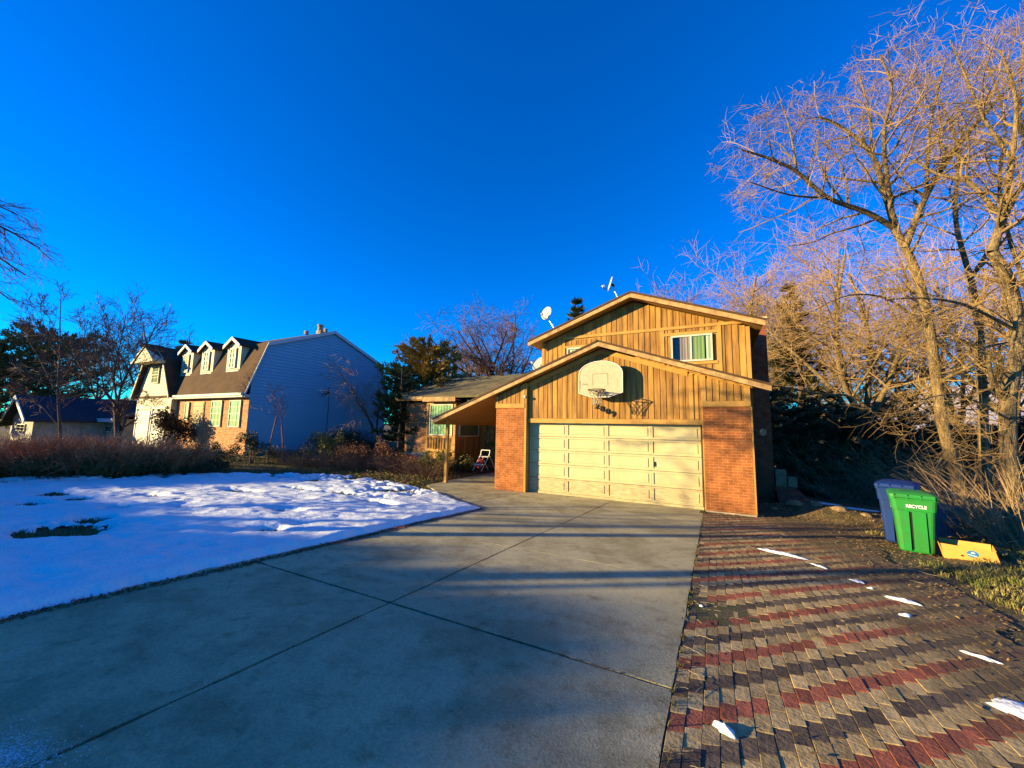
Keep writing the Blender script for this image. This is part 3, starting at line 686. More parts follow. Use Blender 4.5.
for a in (gl_+.3, gl_+2.25):
    q = MB(); q.box(a, a+1.6, -1.06, -1.031, .6, 2.5); gd_ = q.build('garage_door', whitet, gw)
    q = MB(); q.box(a-.1, a-.001, -1.09, -1.031, .6, 2.6); q.box(a-.1, a+1.7, -1.09, -1.031, 2.601, 2.72); q.build('door_trim', whitet, gd_)

# far houses down the street
def small_house(name, label, x0, x1, yf, yb, zb, ze, zr, wallm, roofm, gable=None, chim=None, cat='house', gf=.28):
    t = thing(name, label, cat, ((x0+x1)/2, yf, zb), 'houses further down the street')
    q = MB(); q.box(x0, x1, yf, yb, zb-1, ze); q.build('wall', wallm, t)
    ym = (yf+yb)/2; q = MB()
    q.prism([(x0-.4, yf-.5, ze), (x0-.4, ym, zr), (x0-.4, yb+.5, ze), (x0-.4, yb+.5, ze-.12), (x0-.4, ym, zr-.15), (x0-.4, yf-.5, ze-.12)], (x1-x0+.8, 0, 0)); r_ = q.build('roof', roofm, t)
    q = MB(); q.box(x0-.4, x1+.4, yf-.55, yf-.501, ze-.2, ze+.02); q.build('gutter', whitet, r_)
    n = max(1, int((x1-x0)/3.2))
    for k in range(n):
        a = x0+(x1-x0)*(k+.5)/n; window(t, a-.6, a+.6, zb+.9, ze-.45, yf-.001, bars=(2, 2))
    if chim is not None: q = MB(); q.box(chim-.4, chim+.4, ym-.4, ym+.4, ze, zr+1.0); q.build('chimney', brickn, r_)
    if gable:
        a, b, d = gable; mx = (a+b)/2; q = MB(); q.prism([(a, yf-d, zb-1), (b, yf-d, zb-1), (b, yf-d, ze), (mx, yf-d, ze+(b-a)*gf), (a, yf-d, ze)], (0, d+1, 0)); gq = q.build('gable_wall', wallm, t)
        q = MB()
        for s, e_ in ((a-.4, mx), (b+.4, mx)): q.prism([(s, yf-d-.4, ze-.25), (e_, yf-d-.4, ze+(b-a)*gf+.05), (e_, yf-d-.4, ze+(b-a)*gf+.2), (s, yf-d-.4, ze-.1)], (0, d+3, 0))
        q.build('gable_roof', roofm, gq)
        q = MB()
        for s, e_ in ((a-.4, mx), (b+.4, mx)): q.prism([(s, yf-d-.45, ze-.35), (e_, yf-d-.45, ze+(b-a)*gf-.05), (e_, yf-d-.45, ze+(b-a)*gf+.2), (s, yf-d-.45, ze-.1)], (0, .049, 0))
        q.build('gable_trim', whitet, gq)
        window(gq, mx-.8, mx+.8, zb+.9, ze-.4, yf-d-.001, bars=(2, 2))
    return t
bluer = mat('blue_black_shingle', (.025, .032, .05), .9, (.04, .045, .06), 4, 1)
gry = mat('grey_stucco', (.34, .32, .28), .8, (.26, .24, .2), 3, 1)
small_house('bungalow', 'low bungalow with a dark blue roof and small front gable at the far left', -50, -27, -1, 9, .3, 2.0, 3.9, gry, bluer, gable=(-33.2, -29.2, 3))
small_house('bungalow', 'small cream bungalow with a brick chimney just left of the cream garage', -42, -31.5, 10.5, 17, .3, 2.0, 3.6, cream, mat('tan_shingle', (.12, .10, .065), .9), chim=-35.5)

# the step stool, the bins, the fruit box
st = thing('step_stool', 'small white folding step stool with red rag by the porch', 'step stool', (-3.65, 3.05, .0))
q = MB(); wp = mat('white_tube', (.72, .70, .62), .4)
bx_, by_ = -3.65, 3.05
for s in (0, .42):
    q.tube([(bx_-.25+s, by_-.15, .12), (bx_+s, by_+.05, .78), (bx_+.02+s, by_+.08, .98)], .018, 6)
q.tube([(bx_+.02, by_+.08, .98), (bx_+.44, by_+.08, .98)], .018, 6); q.build('front_frame', wp, st)
q = MB()
for s in (0.02, .40): q.tube([(bx_+s, by_+.07, .8), (bx_+.16+s, by_+.4, .12)], .014, 6)
q.build('rear_frame', wp, st)
q = MB(); q.box(bx_-.0, bx_+.44, by_-.1, by_+.14, .70, .73); q.build('seat', wp, st)
q = MB(); q.box(bx_-.14, bx_+.32, by_-.22, by_-.02, .38, .41); q.build('step', wp, st)
q = MB(); q.add([(bx_+.02, by_-.12, .66), (bx_+.25, by_-.13, .68), (bx_+.28, by_-.2, .42), (bx_+.16, by_-.24, .22), (bx_-.02, by_-.22, .26), (bx_-.04, by_-.18, .45)], [(0, 1, 2, 5), (5, 2, 3, 4)]); q.add([(bx_+.02, by_-.10, .66), (bx_+.25, by_-.11, .68), (bx_+.28, by_-.18, .42), (bx_+.16, by_-.22, .22), (bx_-.02, by_-.20, .26), (bx_-.04, by_-.16, .45)], [(5, 2, 1, 0), (4, 3, 2, 5)]); tag(q.build('red_rag', mat('red_cloth', (.55, .06, .03), .8)), 'red rag draped over the white step stool', 'cloth')

def wheelie(loc, rot, body, lid, label, text=None, sc=1.0, group=None):
    t = thing('wheeled_bin', label, 'wheelie bin', loc, 'wheeled rubbish bins'); t.rotation_euler = (0, 0, rot); t.scale = sc

    def prof(z, inset=0):                              # plan outline at height z, tapering to the foot
        k = z/1.0; hw = .255+.075*k-inset; hd = .27+.10*k-inset; r_ = .07
        o = []
        for cx_, cy_, a0 in ((hw-r_, -hd+r_, -90), (hw-r_, hd-r_, 0), (-hw+r_, hd-r_, 90), (-hw+r_, -hd+r_, 180)):
            for j in range(4):
                a = rad(a0+j*30); o.append((cx_+r_*math.cos(a), cy_+r_*math.sin(a)))
        return o
    q = MB(); q.sm = False; zs = [0, .03, .25, .5, .74, .745, .93, .935, .985]; n = 16
    for zi, z in enumerate(zs):
        ins = [.012, 0, 0, 0, 0, -.018, -.022, -.035, -.035][zi]
        pr_ = prof(z, ins)
        # hollow grip recess pressed into the face
        for (x, y) in pr_: q.v.append((x, y, z+.0))
    for i in range(len(zs)-1):
        for k in range(n): q.f.append((i*n+k, i*n+(k+1) % n, (i+1)*n+(k+1) % n, (i+1)*n+k))
    q.f.append(tuple(range(n))[::-1]); q.f.append(tuple(range((len(zs)-1)*n, len(zs)*n))); q.m = [0]*len(q.f)
    b_ = q.build_raw('body', body, t)
    # ribs either side of a tall recess on the face
    q = MB()
    for s0, s1 in ((-.20, -.085), (.10, .165)):
        z0, z1 = .03, .73; y0 = -(.27+.10*z0); y1 = -(.27+.10*z1)
        q.add([(s0, y0-.045, z0), (s1, y0-.045, z0), (s1, y1-.030, z1), (s0, y1-.030, z1), (s0, y0+.02, z0), (s1, y0+.02, z0), (s1, y1+.02, z1), (s0, y1+.02, z1)], [(0, 1, 2, 3), (0, 4, 5, 1), (1, 5, 6, 2), (3, 2, 6, 7), (0, 3, 7, 4)])
    q.build_raw('body_rib', body, t)
    q = MB(); z0, z1 = .05, .72
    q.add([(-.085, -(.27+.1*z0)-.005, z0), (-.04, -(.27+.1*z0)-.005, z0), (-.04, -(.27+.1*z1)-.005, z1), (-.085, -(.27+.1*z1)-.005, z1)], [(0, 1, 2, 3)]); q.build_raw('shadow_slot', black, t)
    # lid: shallow dome with a lip and hinge bar
    q = MB(); q.sm = False; o0 = prof(.99, -.045); zz = [(.985, o0), (1.03, prof(1.0, -.035)), (1.06, prof(.8, .03)), (1.075, prof(.6, .12))]
    for z, o in zz:
        for (x, y) in o: q.v.append((x, y, z+(.02*(y+.3))))
    for i in range(3):
        for k in range(n): q.f.append((i*n+k, i*n+(k+1) % n, (i+1)*n+(k+1) % n, (i+1)*n+k))
    q.f.append(tuple(range(3*n, 4*n))); q.m = [0]*len(q.f); ld = q.build_raw('lid', lid, t)
    q = MB(); q.tube([(-.30, -.43, .985), (.30, -.43, .985)], .018, 8)
    for x in (-.3, -.1, .1, .3): q.box(x-.012, x+.012, -.44, -.36, .96, 1.03)
    q.build_raw('handle_bar', body, t)
    for s in (-1, 1):
        q = MB(); q.tube([(s*.17, .33, .11), (s*.23, .33, .11)], .11, 14); wh = q.build_raw('wheel', black, t)
    if text:
        for (body_t, size, loc_, rt) in text:
            cu = bpy.data.curves.new('letters', 'FONT'); cu.body = body_t; cu.size = size; cu.extrude = .001; cu.align_x = 'CENTER'; cu.offset = .002
            to = bpy.data.objects.new('tmp', cu); C.objects.link(to); dg = bpy.context.evaluated_depsgraph_get(); me = bpy.data.meshes.new_from_object(to.evaluated_get(dg)); bpy.data.objects.remove(to)
            me.materials.clear(); me.materials.append(mat('white_lettering', (.8, .8, .8), .6)); o = bpy.data.objects.new('lettering', me); C.objects.link(o); o.parent = t; o.location = loc_; o.rotation_euler = rt
    # moulded emblem on the flank
    q = MB(); x = -.315
    for k in range(5):
        a = k*1.256; q.add([(x-.022, -.05+math.cos(a)*.04, .83+math.sin(a)*.04), (x-.022, -.05+math.cos(a+.8)*.055, .83+math.sin(a+.8)*.055), (x-.022, -.05+math.cos(a+.4)*.02, .83+math.sin(a+.4)*.02)], [(0, 1, 2)])
    q.add([(x-.022, -.16, .77), (x-.022, -.03, .76), (x-.022, -.03, .745), (x-.022, -.16, .755)], [(0, 1, 2, 3)])
    q.build_raw('emblem', mat('white_lettering', (.8, .8, .8), .6), t)
    return t
def build_raw(s, name, m_, parent):
    me = bpy.data.meshes.new(name); me.from_pydata(s.v, [], s.f); me.materials.append(m_)
    me.update(); o = bpy.data.objects.new(name, me); C.objects.link(o); o.parent = parent; return o
MB.build_raw = build_raw
greenm = mat('green_plastic', (.010, .22, .03), .5, (.03, .15, .03), 5, .8, spec=.4)
bluem = mat('navy_plastic', (.004, .03, .17), .6, (.006, .022, .11), 3, .8, spec=.2)
gpz = H(7.95, -2.3)
wheelie((8.02, -2.17, gpz+.01), rad(-13), greenm, greenm, 'bright green wheeled bin with a closed lid on the paving edge', [('RECYCLE', .075, (.03, -.392, .80), (rad(84), 0, 0))], (.76, .66, .88))
wheelie((8.10, -1.38, gpz-.03), rad(-22), bluem, bluem, 'dark blue wheeled bin standing behind the green one', None, (.76, .80, .99))

cb = thing('cardboard_box', 'open yellow cardboard fruit box with a round blue emblem', 'cardboard box', (8.55, -2.33, H(8.5, -2.3)+.02)); cb.rotation_euler = (0, 0, rad(-14))
cbm = mat('cardboard', (.60, .33, .075), .75, (.5, .27, .06), 5, .7)
W_, D_, Hh = .27, .19, .22
def panel(name, pts, th=(0, .006, 0), mm=cbm, par=cb):
    q = MB(); q.prism(pts, th); return q.build_raw(name, mm, par)
panel('front_panel', [(-W_, -D_, 0), (W_+.02, -D_, 0), (W_-.03, -D_-.04, Hh-.02), (-W_-.03, -D_-.04, Hh)])
panel('back_panel', [(-W_, D_, 0), (W_, D_, 0), (W_, D_+.02, Hh), (-W_, D_+.02, Hh)])
panel('side_panel', [(-W_, -D_+.007, 0), (-W_, D_-.001, 0), (-W_-.05, D_, Hh), (-W_-.05, -D_-.03, Hh)], (.006, 0, 0))
panel('side_panel', [(W_, -D_+.007, 0), (W_, D_-.001, 0), (W_+.01, D_, Hh), (W_-.03, -D_-.03, Hh)], (.006, 0, 0))
panel('bottom_panel', [(-W_, -D_, -.004), (W_, -D_, -.004), (W_, D_, -.004), (-W_, D_, -.004)], (0, 0, .004))
q = MB(); pts = [(.02+math.cos(a)*.062, -D_-.025-.18*math.sin(a)*.045, .12+math.sin(a)*.05) for a in [2*math.pi*k/20 for k in range(20)]]; q.prism(pts, (0, .003, 0)); em = q.build_raw('emblem', mat('emblem_blue', (.02, .16, .38), .6), cb)
q = MB(); q.prism([(-.03, -D_-.026, .105), (.06, -D_-.026, .085), (.06, -D_-.026, .095), (-.03, -D_-.026, .117)], (0, .0005, 0)); q.prism([(.0, -D_-.031, .128), (.045, -D_-.031, .128), (.04, -D_-.031, .145), (.01, -D_-.031, .15)], (0, .0005, 0)); q.build_raw('emblem_mark', mat('emblem_light', (.45, .62, .6), .6), cb)
for x in (-.085, .13):
    q = MB(); q.prism([(x+math.cos(a)*.016, -D_-.0215, .075+math.sin(a)*.014) for a in [2*math.pi*k/10 for k in range(10)]], (0, .003, 0)); q.build_raw('vent_hole', mat('hole_dark', (.10, .02, .01), .9), cb)

# ------------------------------------------------------------------ side-yard oddments
a = atd(934, 531, 7.6); b = atd(972, 537, 7.9)
fn = thing('plank_fence', 'short run of low blue-grey plank fence behind the bins', 'fence', (a.x, a.y, H(a.x, a.y)))
q = MB(); d = (b-a); d.z = 0; L_ = d.length; d.normalize(); nrm = V((-d.y, d.x, 0)); n = 11
for k in range(n):
    p0 = a+d*(L_*k/n); p1 = a+d*(L_*(k+.88)/n); z0 = H(a.x, a.y)-.1; z1 = .66+.02*R.random()-.018*k
    q.prism([(p0.x, p0.y, z0), (p1.x, p1.y, z0), (p1.x, p1.y, z1), (p0.x, p0.y, z1)], nrm*.02)
q.build('plank', mat('blue_grey_plank', (.10, .17, .22), .8, (.06, .11, .15), 6, 1), fn)
q = MB()
for zz in (.2, .5):
    p0 = a+nrm*.021; p1 = b+nrm*.021; q.prism([(p0.x, p0.y, zz), (p1.x, p1.y, zz), (p1.x, p1.y, zz+.06), (p0.x, p0.y, zz+.06)], nrm*.03)
q.build('rail', MATS['blue_grey_plank'], fn)

sp = thing('brick_steps', 'dim red brick garden steps with stacked blocks in the shaded side yard', 'steps', (7.0, 2.6, -.2))
q = MB()
for k in range(4): q.box(6.72-.0*k, 7.55-.10*k, 2.0+.3*k, 3.4, -.3+.001*k, .0+.13*k)
q.build('tread', brick('step_brick', (.40, .08, .04), (.30, .06, .035), (.20, .12, .08), .2, .07, .01), sp)
q = MB(); q.box(6.75, 7.02, 2.95, 3.3, .391, .86); q.box(7.06, 7.28, 3.0, 3.3, .391, .66); q.build('stacked_block', mat('tan_block', (.32, .24, .14), .9, (.2, .14, .08), 9, 1), sp)
for k, (x, y, s_) in enumerate([(6.9, 1.1, .16), (7.35, 1.2, .12), (7.75, .95, .14), (6.45, .9, .09), (8.2, .85, .1)]):
    q = MB(); q.sm = False; z0 = gh(x, y)
    for r_ in range(4):
        for j in range(7):
            an = j*2*math.pi/7; rr = s_*math.cos(r_*.42)*(1+.3*noise.noise(V((j*1.3, r_, k*3.3)))); q.v.append((x+math.cos(an)*rr*1.3, y+math.sin(an)*rr, z0+s_*.55*math.sin(r_*.42)*1.4-.02))
    for r_ in range(3):
        for j in range(7): q.f.append((r_*7+j, r_*7+(j+1) % 7, (r_+1)*7+(j+1) % 7, (r_+1)*7+j))
    q.f.append(tuple(range(21, 28))); q.m = [0]*len(q.f)
    tag(q.build('rock', mat('tan_rock', (.26, .19, .10), .9, (.15, .10, .05), 8, 1, .6, 20)), ['largest tan rock on the earth heap left of centre', 'tan rock on top of the earth heap', 'tan rock at the right end of the earth heap', 'small tan rock closest to the house corner', 'small tan rock nearest the blue bin'][k], 'rock', 'rocks on the earth heap behind the paving')
p_ = V((-13.2, 3.2, 0)); p_.z = H(p_.x, p_.y)
pd = atd(328, 392, (V((-13.2, 3.2, 3.6))-CAM).dot(FW))
dish(pd, (-.65, -.62, .35), .27, (pd.x+.05, pd.y+.05, H(pd.x, pd.y)), "dark satellite dish on a tall thin pole beside the neighbour's blue wall", mat('dish_charcoal', (.05, .05, .055), .6), pole=True)

# ------------------------------------------------------------------ vegetation
def rv(s=1): return V((R.gauss(0, 1), R.gauss(0, 1), R.gauss(0, 1))).normalized()*s
def branch(tr, cr, p, d, L, r, lvl, P, cut=.045):
    """one wandering limb and, from it, its side branches down to twigs"""
    seg = P['seg'][min(lvl, len(P['seg'])-1)]; n = max(2, seg); pts = [p.copy()]; rs = [r]; q = p.copy(); dd = d.copy()
    tip = P.get('tip', .35)
    for i in range(n):
        dd = (dd+rv(P['wob'])+V((0, 0, P['up'][min(lvl, len(P['up'])-1)]))).normalized()
        q = q+dd*(L/n); pts.append(q.copy()); rs.append(r*(1-(1-tip)*(i+1)/n))
    mb = tr if r > cut else cr
    mb.tube(pts, rs, 7 if r > .05 else (4 if r > .018 else 3), cap=False)
    spawn(tr, cr, pts, rs, L, lvl, P, cut)
def spawn(tr, cr, pts, rs, L, lvl, P, cut):
    if lvl >= P['max']: return
    nb_ = P['n'][min(lvl, len(P['n'])-1)]; n = len(pts)-1
    for k in range(nb_):
        t = (P['t0'] if lvl == 0 else .15)+(1-(P['t0'] if lvl == 0 else .15))*((k+R.random())/nb_); f = t*n; i = min(int(f), n-1); f -= i
        p = pts[i].lerp(pts[i+1], f); ax = (pts[i+1]-pts[i]).normalized(); rr = rs[i]*(1-f)+rs[i+1]*f
        u = ax.orthogonal().normalized(); w_ = ax.cross(u); a = R.uniform(0, 2*math.pi)+k*2.4
        ang = rad(R.uniform(*P['ang'])); side = (u*math.cos(a)+w_*math.sin(a)); d = (ax*math.cos(ang)+side*math.sin(ang)).normalized()
        l2 = L*P['len'][min(lvl, len(P['len'])-1)]*R.uniform(.65, 1.25)*(1.15-.5*t if lvl == 0 else 1)
        branch(tr, cr, p, d, l2, max(P['rmin'], min(rr*.75, rr*P['rr'])), lvl+1, P, cut)
def smooth_path(pts, k=4):
    P = [V(p) for p in pts]; o = []
    for i in range(len(P)-1):
        a, b, c, d = P[max(i-1, 0)], P[i], P[i+1], P[min(i+2, len(P)-1)]
        for j in range(k):
            t = j/k; o.append(.5*((2*b)+(c-a)*t+(2*a-5*b+4*c-d)*t*t+(3*b-a-3*c+d)*t**3))
    return o+[P[-1]]
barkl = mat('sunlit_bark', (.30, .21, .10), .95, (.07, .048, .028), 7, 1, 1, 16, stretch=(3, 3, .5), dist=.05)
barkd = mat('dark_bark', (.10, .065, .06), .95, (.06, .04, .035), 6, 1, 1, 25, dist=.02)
twigw = mat('tan_twigs', (.33, .215, .075), .9, (.19, .115, .045), .8, 1)
twigp = mat('pinkish_twigs', (.34, .215, .095), .9, (.22, .13, .055), .7, 1)
twigd = mat('dark_twigs', (.13, .08, .06), .9, (.18, .10, .06), 1, 1)
def tree_obj(name, label, cat, base, tr, cr, bm_, tm_, group=None):
    t = thing(name, label, cat, base, group)
    if tr.v: tr.sm = True; tr.build('trunk', bm_, t)
    if cr.v: cr.build('crown', tm_, t)
    return t
def bare(name, label, base, h, r, P, bm_, tm_, lean=(0, 0, 1), group=None, trunk=.35, forks=4, cut=.04):
    tr = MB(); cr = MB(); b = V(base); d = V(lean).normalized()
    pts = [b+V((0, 0, -.2))]; q = b.copy(); n = 5
    for i in range(n+1):
        pts.append(q.copy()); d = (d+rv(.06)).normalized(); q = q+d*(h*trunk/n)
    rs = [r*1.25]+[r*(1.15-.4*i/n) for i in range(n+1)]
    tr.tube(pts, rs, 9)
    top = pts[-1]
    for k in range(forks):
        a = 2*math.pi*(k+R.uniform(-.2, .2))/forks; sp_ = R.uniform(*P.get('fork', (.35, .7))) if k else .12
        dd = V((math.cos(a)*sp_, math.sin(a)*sp_, 1)).normalized()
        branch(tr, cr, top-V((0, 0, R.uniform(0, h*trunk*.25))), dd, h*(1-trunk)*R.uniform(.8, 1.05)*(1 if k else 1.05), r*.55, 0, P, cut)
    return tree_obj(name, label, 'tree', base, tr, cr, bm_, tm_, group)

PBIG = dict(seg=[7, 6, 5, 3], up=[.02, .02, .01, .0], wob=.24, n=[10, 9, 7], len=[.5, .45, .55], ang=(30, 85), rr=.5, rmin=.0036, max=3, t0=.12)
# the big leaning elm: its trunk and limbs follow the photograph at a distance of nine to ten metres
def path_tree(label, trunkp, limbs, rt, bm_=barkl, tm_=twigw, group=None, P=PBIG, cut=.03, tap=.45):
    tr = MB(); cr = MB(); T = smooth_path([atd(*p) for p in trunkp], 4); n = len(T)
    base = V((T[0].x, T[0].y, H(T[0].x, T[0].y))); 
    if T[0].z > base.z-.1: T.insert(0, V((T[0].x+.02, T[0].y, base.z-.15))); n += 1
    rs = [rt*(1.12-tap*i/n) for i in range(n)]; rs[0] *= 1.25
    tr.tube(T, rs, 10)
    spawn(tr, cr, T[n//3:], rs[n//3:], 2.6, 0, dict(P, n=[9, 7, 6], t0=.05), cut)
    for (lp, r0) in limbs:
        Lp = smooth_path([atd(*p) for p in lp], 4); m_ = len(Lp); rl = [r0*(1-.75*i/m_) for i in range(m_)]
        tr.tube(Lp, rl, 7, cap=False); L = sum((Lp[i+1]-Lp[i]).length for i in range(m_-1))
        spawn(tr, cr, Lp, rl, min(L, 3.4), 0, dict(P, n=[max(8, int(L*4.2)), 8, 6]), cut)
    return tree_obj('bare_tree', label, 'tree', base, tr, cr, bm_, tm_, group)
GT = 'bare trees along the right side'
path_tree('large leaning bare tree whose trunk rises behind the bins', [(966, 512, 9.4), (953, 462, 9.4), (942, 420, 9.4), (934, 360, 9.5), (925, 305, 9.5), (912, 262, 9.6), (894, 228, 9.7)],
    [([(894, 228, 9.7), (866, 212, 9.6), (828, 198, 9.5), (797, 172, 9.4), (768, 158, 9.3), (742, 150, 9.2)], .07),
     ([(896, 230, 9.7), (884, 190, 9.9), (872, 155, 10.1), (846, 130, 10.3), (818, 116, 10.5)], .085),
     ([(894, 226, 9.7), (886, 170, 9.5), (884, 130, 9.3), (892, 90, 9.1), (880, 55, 9.0)], .06),
     ([(905, 248, 9.6), (926, 196, 9.4), (955, 150, 9.2), (988, 110, 9.0), (1015, 82, 8.9)], .075),
     ([(872, 155, 10.1), (868, 110, 10.2), (858, 70, 10.3)], .035),
     ([(926, 196, 9.4), (930, 130, 9.2), (945, 60, 9.0)], .045),
     ([(797, 172, 9.4), (790, 130, 9.4), (780, 100, 9.4)], .03),
     ([(828, 198, 9.5), (790, 195, 9.3), (750, 182, 9.1)], .03),
     ([(930, 330, 9.5), (890, 300, 9.2), (850, 295, 8.8), (815, 310, 8.5)], .03)], .115, group=GT)
path_tree('thick bare tree at the right edge of the photograph', [(1019, 548, 7.6), (1010, 470, 7.7), (1008, 400, 7.8), (1018, 340, 7.9), (1010, 285, 8.0), (992, 252, 8.1)],
    [([(992, 252, 8.1), (1000, 225, 8.1), (1012, 200, 8.0), (1030, 178, 8.0)], .09),
     ([(1000, 215, 8.1), (968, 182, 8.3), (940, 175, 8.5), (912, 160, 8.7)], .05),
     ([(1004, 210, 8.1), (1012, 160, 8.0), (1016, 100, 7.9), (1000, 50, 7.9)], .06),
     ([(1012, 160, 8.0), (985, 120, 8.2), (965, 75, 8.4), (950, 40, 8.5)], .04),
     ([(1015, 330, 7.9), (965, 305, 7.7), (920, 298, 7.5), (885, 300, 7.4)], .035),
     ([(1010, 420, 7.7), (960, 395, 7.3), (920, 400, 7.0)], .025)], .125, group=GT)
path_tree('straight bare trunk standing between the two big trees', [(990, 520, 9.6), (984, 450, 9.7), (982, 380, 9.8), (978, 320, 9.9), (968, 270, 10)],
    [([(968, 270, 10), (955, 215, 10.1), (958, 150, 10.2), (940, 100, 10.3)], .06), ([(970, 280, 10), (1000, 230, 10.2), (1030, 170, 10.4)], .05), ([(980, 350, 9.9), (940, 330, 10), (905, 330, 10.2)], .03)], .10, group=GT)
path_tree('slender bare tree at the far right edge behind the thick one', [(1040, 500, 9.5), (1035, 400, 9.6), (1030, 300, 9.8), (1040, 200, 10)],
    [([(1030, 300, 9.8), (1000, 200, 9.9), (1005, 120, 10), (985, 60, 10)], .05), ([(1040, 200, 10), (1020, 120, 10), (1024, 40, 10)], .05)], .11, group=GT)
PMID = dict(seg=[6, 5, 4, 3], up=[.03, .02, .02, .0], wob=.22, n=[12, 9, 7], len=[.5, .45, .5], ang=(28, 78), rr=.5, rmin=.008, max=3, t0=.12, fork=(.35, .9))
for (px, py, d_, h_, r_, lab, f_) in [
        (868, 470, 19, 12.5, .26, 'tall bare tree in the middle distance right of the conifer', 6),
        (905, 480, 24, 12, .22, 'bare tree far behind the leaning elm', 5),
        (835, 470, 29, 13, .24, 'bare tree far behind the dark conifer', 6),
        (960, 480, 20, 12.5, .2, 'bare tree behind the straight trunk', 6),
        (1030, 480, 18, 13, .2, 'bare tree deep behind the right edge of the yard', 6)]:
    p = atd(px, py, d_); p.z = H(p.x, p.y)
    bare('bare_tree', lab, p, h_, r_, PMID, barkl, twigp, group=GT, trunk=.28, forks=f_)
for (px, d_, h_, r_, lab) in [(735, 30, 14.5, .3, 'broad pinkish bare tree rising behind the roof ridge'), (690, 34, 12.5, .26, 'rounded bare crown peeping over the upper roof'), (775, 33, 14.5, .26, 'bare tree crown just right of the roof end')]:
    p = atd(px, 430, d_); p.z = -1.2
    bare('bare_tree', lab, p, h_, r_, dict(PMID, n=[18, 10, 9], rmin=.012), barkl, twigp, group='bare trees behind the house', trunk=.25, forks=7)

# undergrowth of arching whips below the right-hand trees
def whips(name, label, cx, cy, rx, ry, n, h, mt, cat='bush', r=.006, spread=.8, kids=3, group=None, zc=None):
    q = MB(); z0 = gh(cx, cy) if zc is None else zc
    for i in range(n):
        a = R.uniform(0, 6.283); s_ = math.sqrt(R.random()); x = cx+math.cos(a)*rx*s_; y = cy+math.sin(a)*ry*s_
        p = V((x, y, (gh(x, y) if zc is None else zc)-.03)); d = (V((math.cos(a)*spread*s_, math.sin(a)*spread*s_, 1))+rv(.25)).normalized(); L = h*R.uniform(.6, 1.15)
        pts = [p.copy()]
        for k in range(4):
            d = (d+rv(.12)+V((math.cos(a)*.08, math.sin(a)*.08, -.07*spread))).normalized(); p = p+d*L/4; pts.append(p.copy())
        q.tube(pts, [r, r*.9, r*.8, r*.65, r*.5], 3, cap=False)
        for k in range(kids):
            j = R.randint(1, 3); b_ = pts[j]; dd = (d+rv(.7)).normalized(); l2 = L*R.uniform(.2, .45); q.tube([b_, b_+dd*l2*.5+V((0, 0, .02)), b_+dd*l2], [r*.6, r*.5, r*.35], 3, cap=False)
    o = q.build(name, mt); return tag(o, label, cat, group)
whipm = mat('straw_whips', (.36, .25, .13), .9, (.24, .15, .09), 1.5, 1, rnd=.25)
for (px, py, d_, rx, n, h, lab) in [(1000, 540, 7.4, .55, 120, 1.3, 'tangle of straw-coloured whips at the foot of the right edge tree'), (968, 538, 7.9, .4, 90, .9, 'tangled dry bush between the plank fence and the right trees'),
        (1035, 545, 6.6, .5, 90, 1.7, 'tall arching whips at the extreme right'), (925, 470, 11.5, .9, 110, 2.2, 'bramble thicket behind the blue bin'), (985, 470, 10.6, .9, 140, 2.6, 'high bramble thicket behind the leaning trunk'),
        (880, 455, 13.5, 1.3, 150, 2.6, 'thicket of thin whips in front of the dark trees'), (825, 455, 14.5, 1.2, 110, 2.3, 'thicket of whips right of the house corner')]:
    p = atd(px, py, d_); whips('bramble_bush', lab, p.x, p.y, rx, rx, n, h, whipm, group='bramble thickets under the trees')

# leafy things --------------------------------------------------------------
def leaf(q, p, s, mi=0, n=None):
    a = rv(); 
    if n is not None: a = (a*.8+n).normalized()
    u = a.orthogonal().normalized(); w_ = a.cross(u); t = R.uniform(0, 6.28); e = u*math.cos(t)+w_*math.sin(t); f = a.cross(e)
    q.add([tuple(p-e*s), tuple(p+f*s*.45), tuple(p+e*s), tuple(p-f*s*.45)], [(0, 1, 2, 3)], mi)
leafd = mat('dark_evergreen_leaf', (.018, .032, .010), .6, (.035, .045, .012), 2, 1, rnd=.35)
leafg = mat('olive_leaf', (.14, .13, .025), .65, (.08, .075, .02), 2, 1, rnd=.4)
leafb = mat('rusty_leaf', (.26, .11, .045), .8, (.15, .07, .035), 2, 1, rnd=.4)
leafy = mat('dull_yellow_needles', (.36, .23, .035), .7, (.17, .14, .03), .8, 1, rnd=.35)
needle = mat('pine_needles', (.09, .11, .035), .7, (.13, .12, .035), .6, 1, rnd=.35)
def shrub(name, label, cx, cy, rx, ry, h, n, s, mt, group=None, cat='shrub', stems=True, zc=None, flat=.0):
    q = MB(); z0 = gh(cx, cy) if zc is None else zc; lobes = []
    for k in range(9): lobes.append((V((cx+R.uniform(-.6, .6)*rx, cy+R.uniform(-.6, .6)*ry, z0+h*R.uniform(.25, .75))), R.uniform(.28, .5)))
    while n > 0:
        c_, f = R.choice(lobes); d = rv(); rr = R.random()**.45
        p = c_+V((d.x*rx*f, d.y*ry*f, d.z*h*f*.8))*rr
        if p.z < z0: p.z = z0+R.random()*h*.2
        if noise.noise(p*2.2/max(.3, h)) < -.22: n -= .3; continue
        leaf(q, p, s*R.uniform(.6, 1.3)); n -= 1
    if stems:
        t = thing(name, label, cat, (cx, cy, z0), group); q.build('foliage', mt, t)
        w_ = MB()
        for k in range(10):
            c_, f = R.choice(lobes); w_.tube([V((cx+R.uniform(-.15, .15)*rx, cy+R.uniform(-.15, .15)*ry, z0-.05)), c_*.5+V((cx, cy, z0))*.5+rv(.05), c_+rv(.1)], [.02, .014, .006], 4, cap=False)
        w_.build('stem', barkd, t); return t
    return tag(q.build(name, mt), label, cat, group)
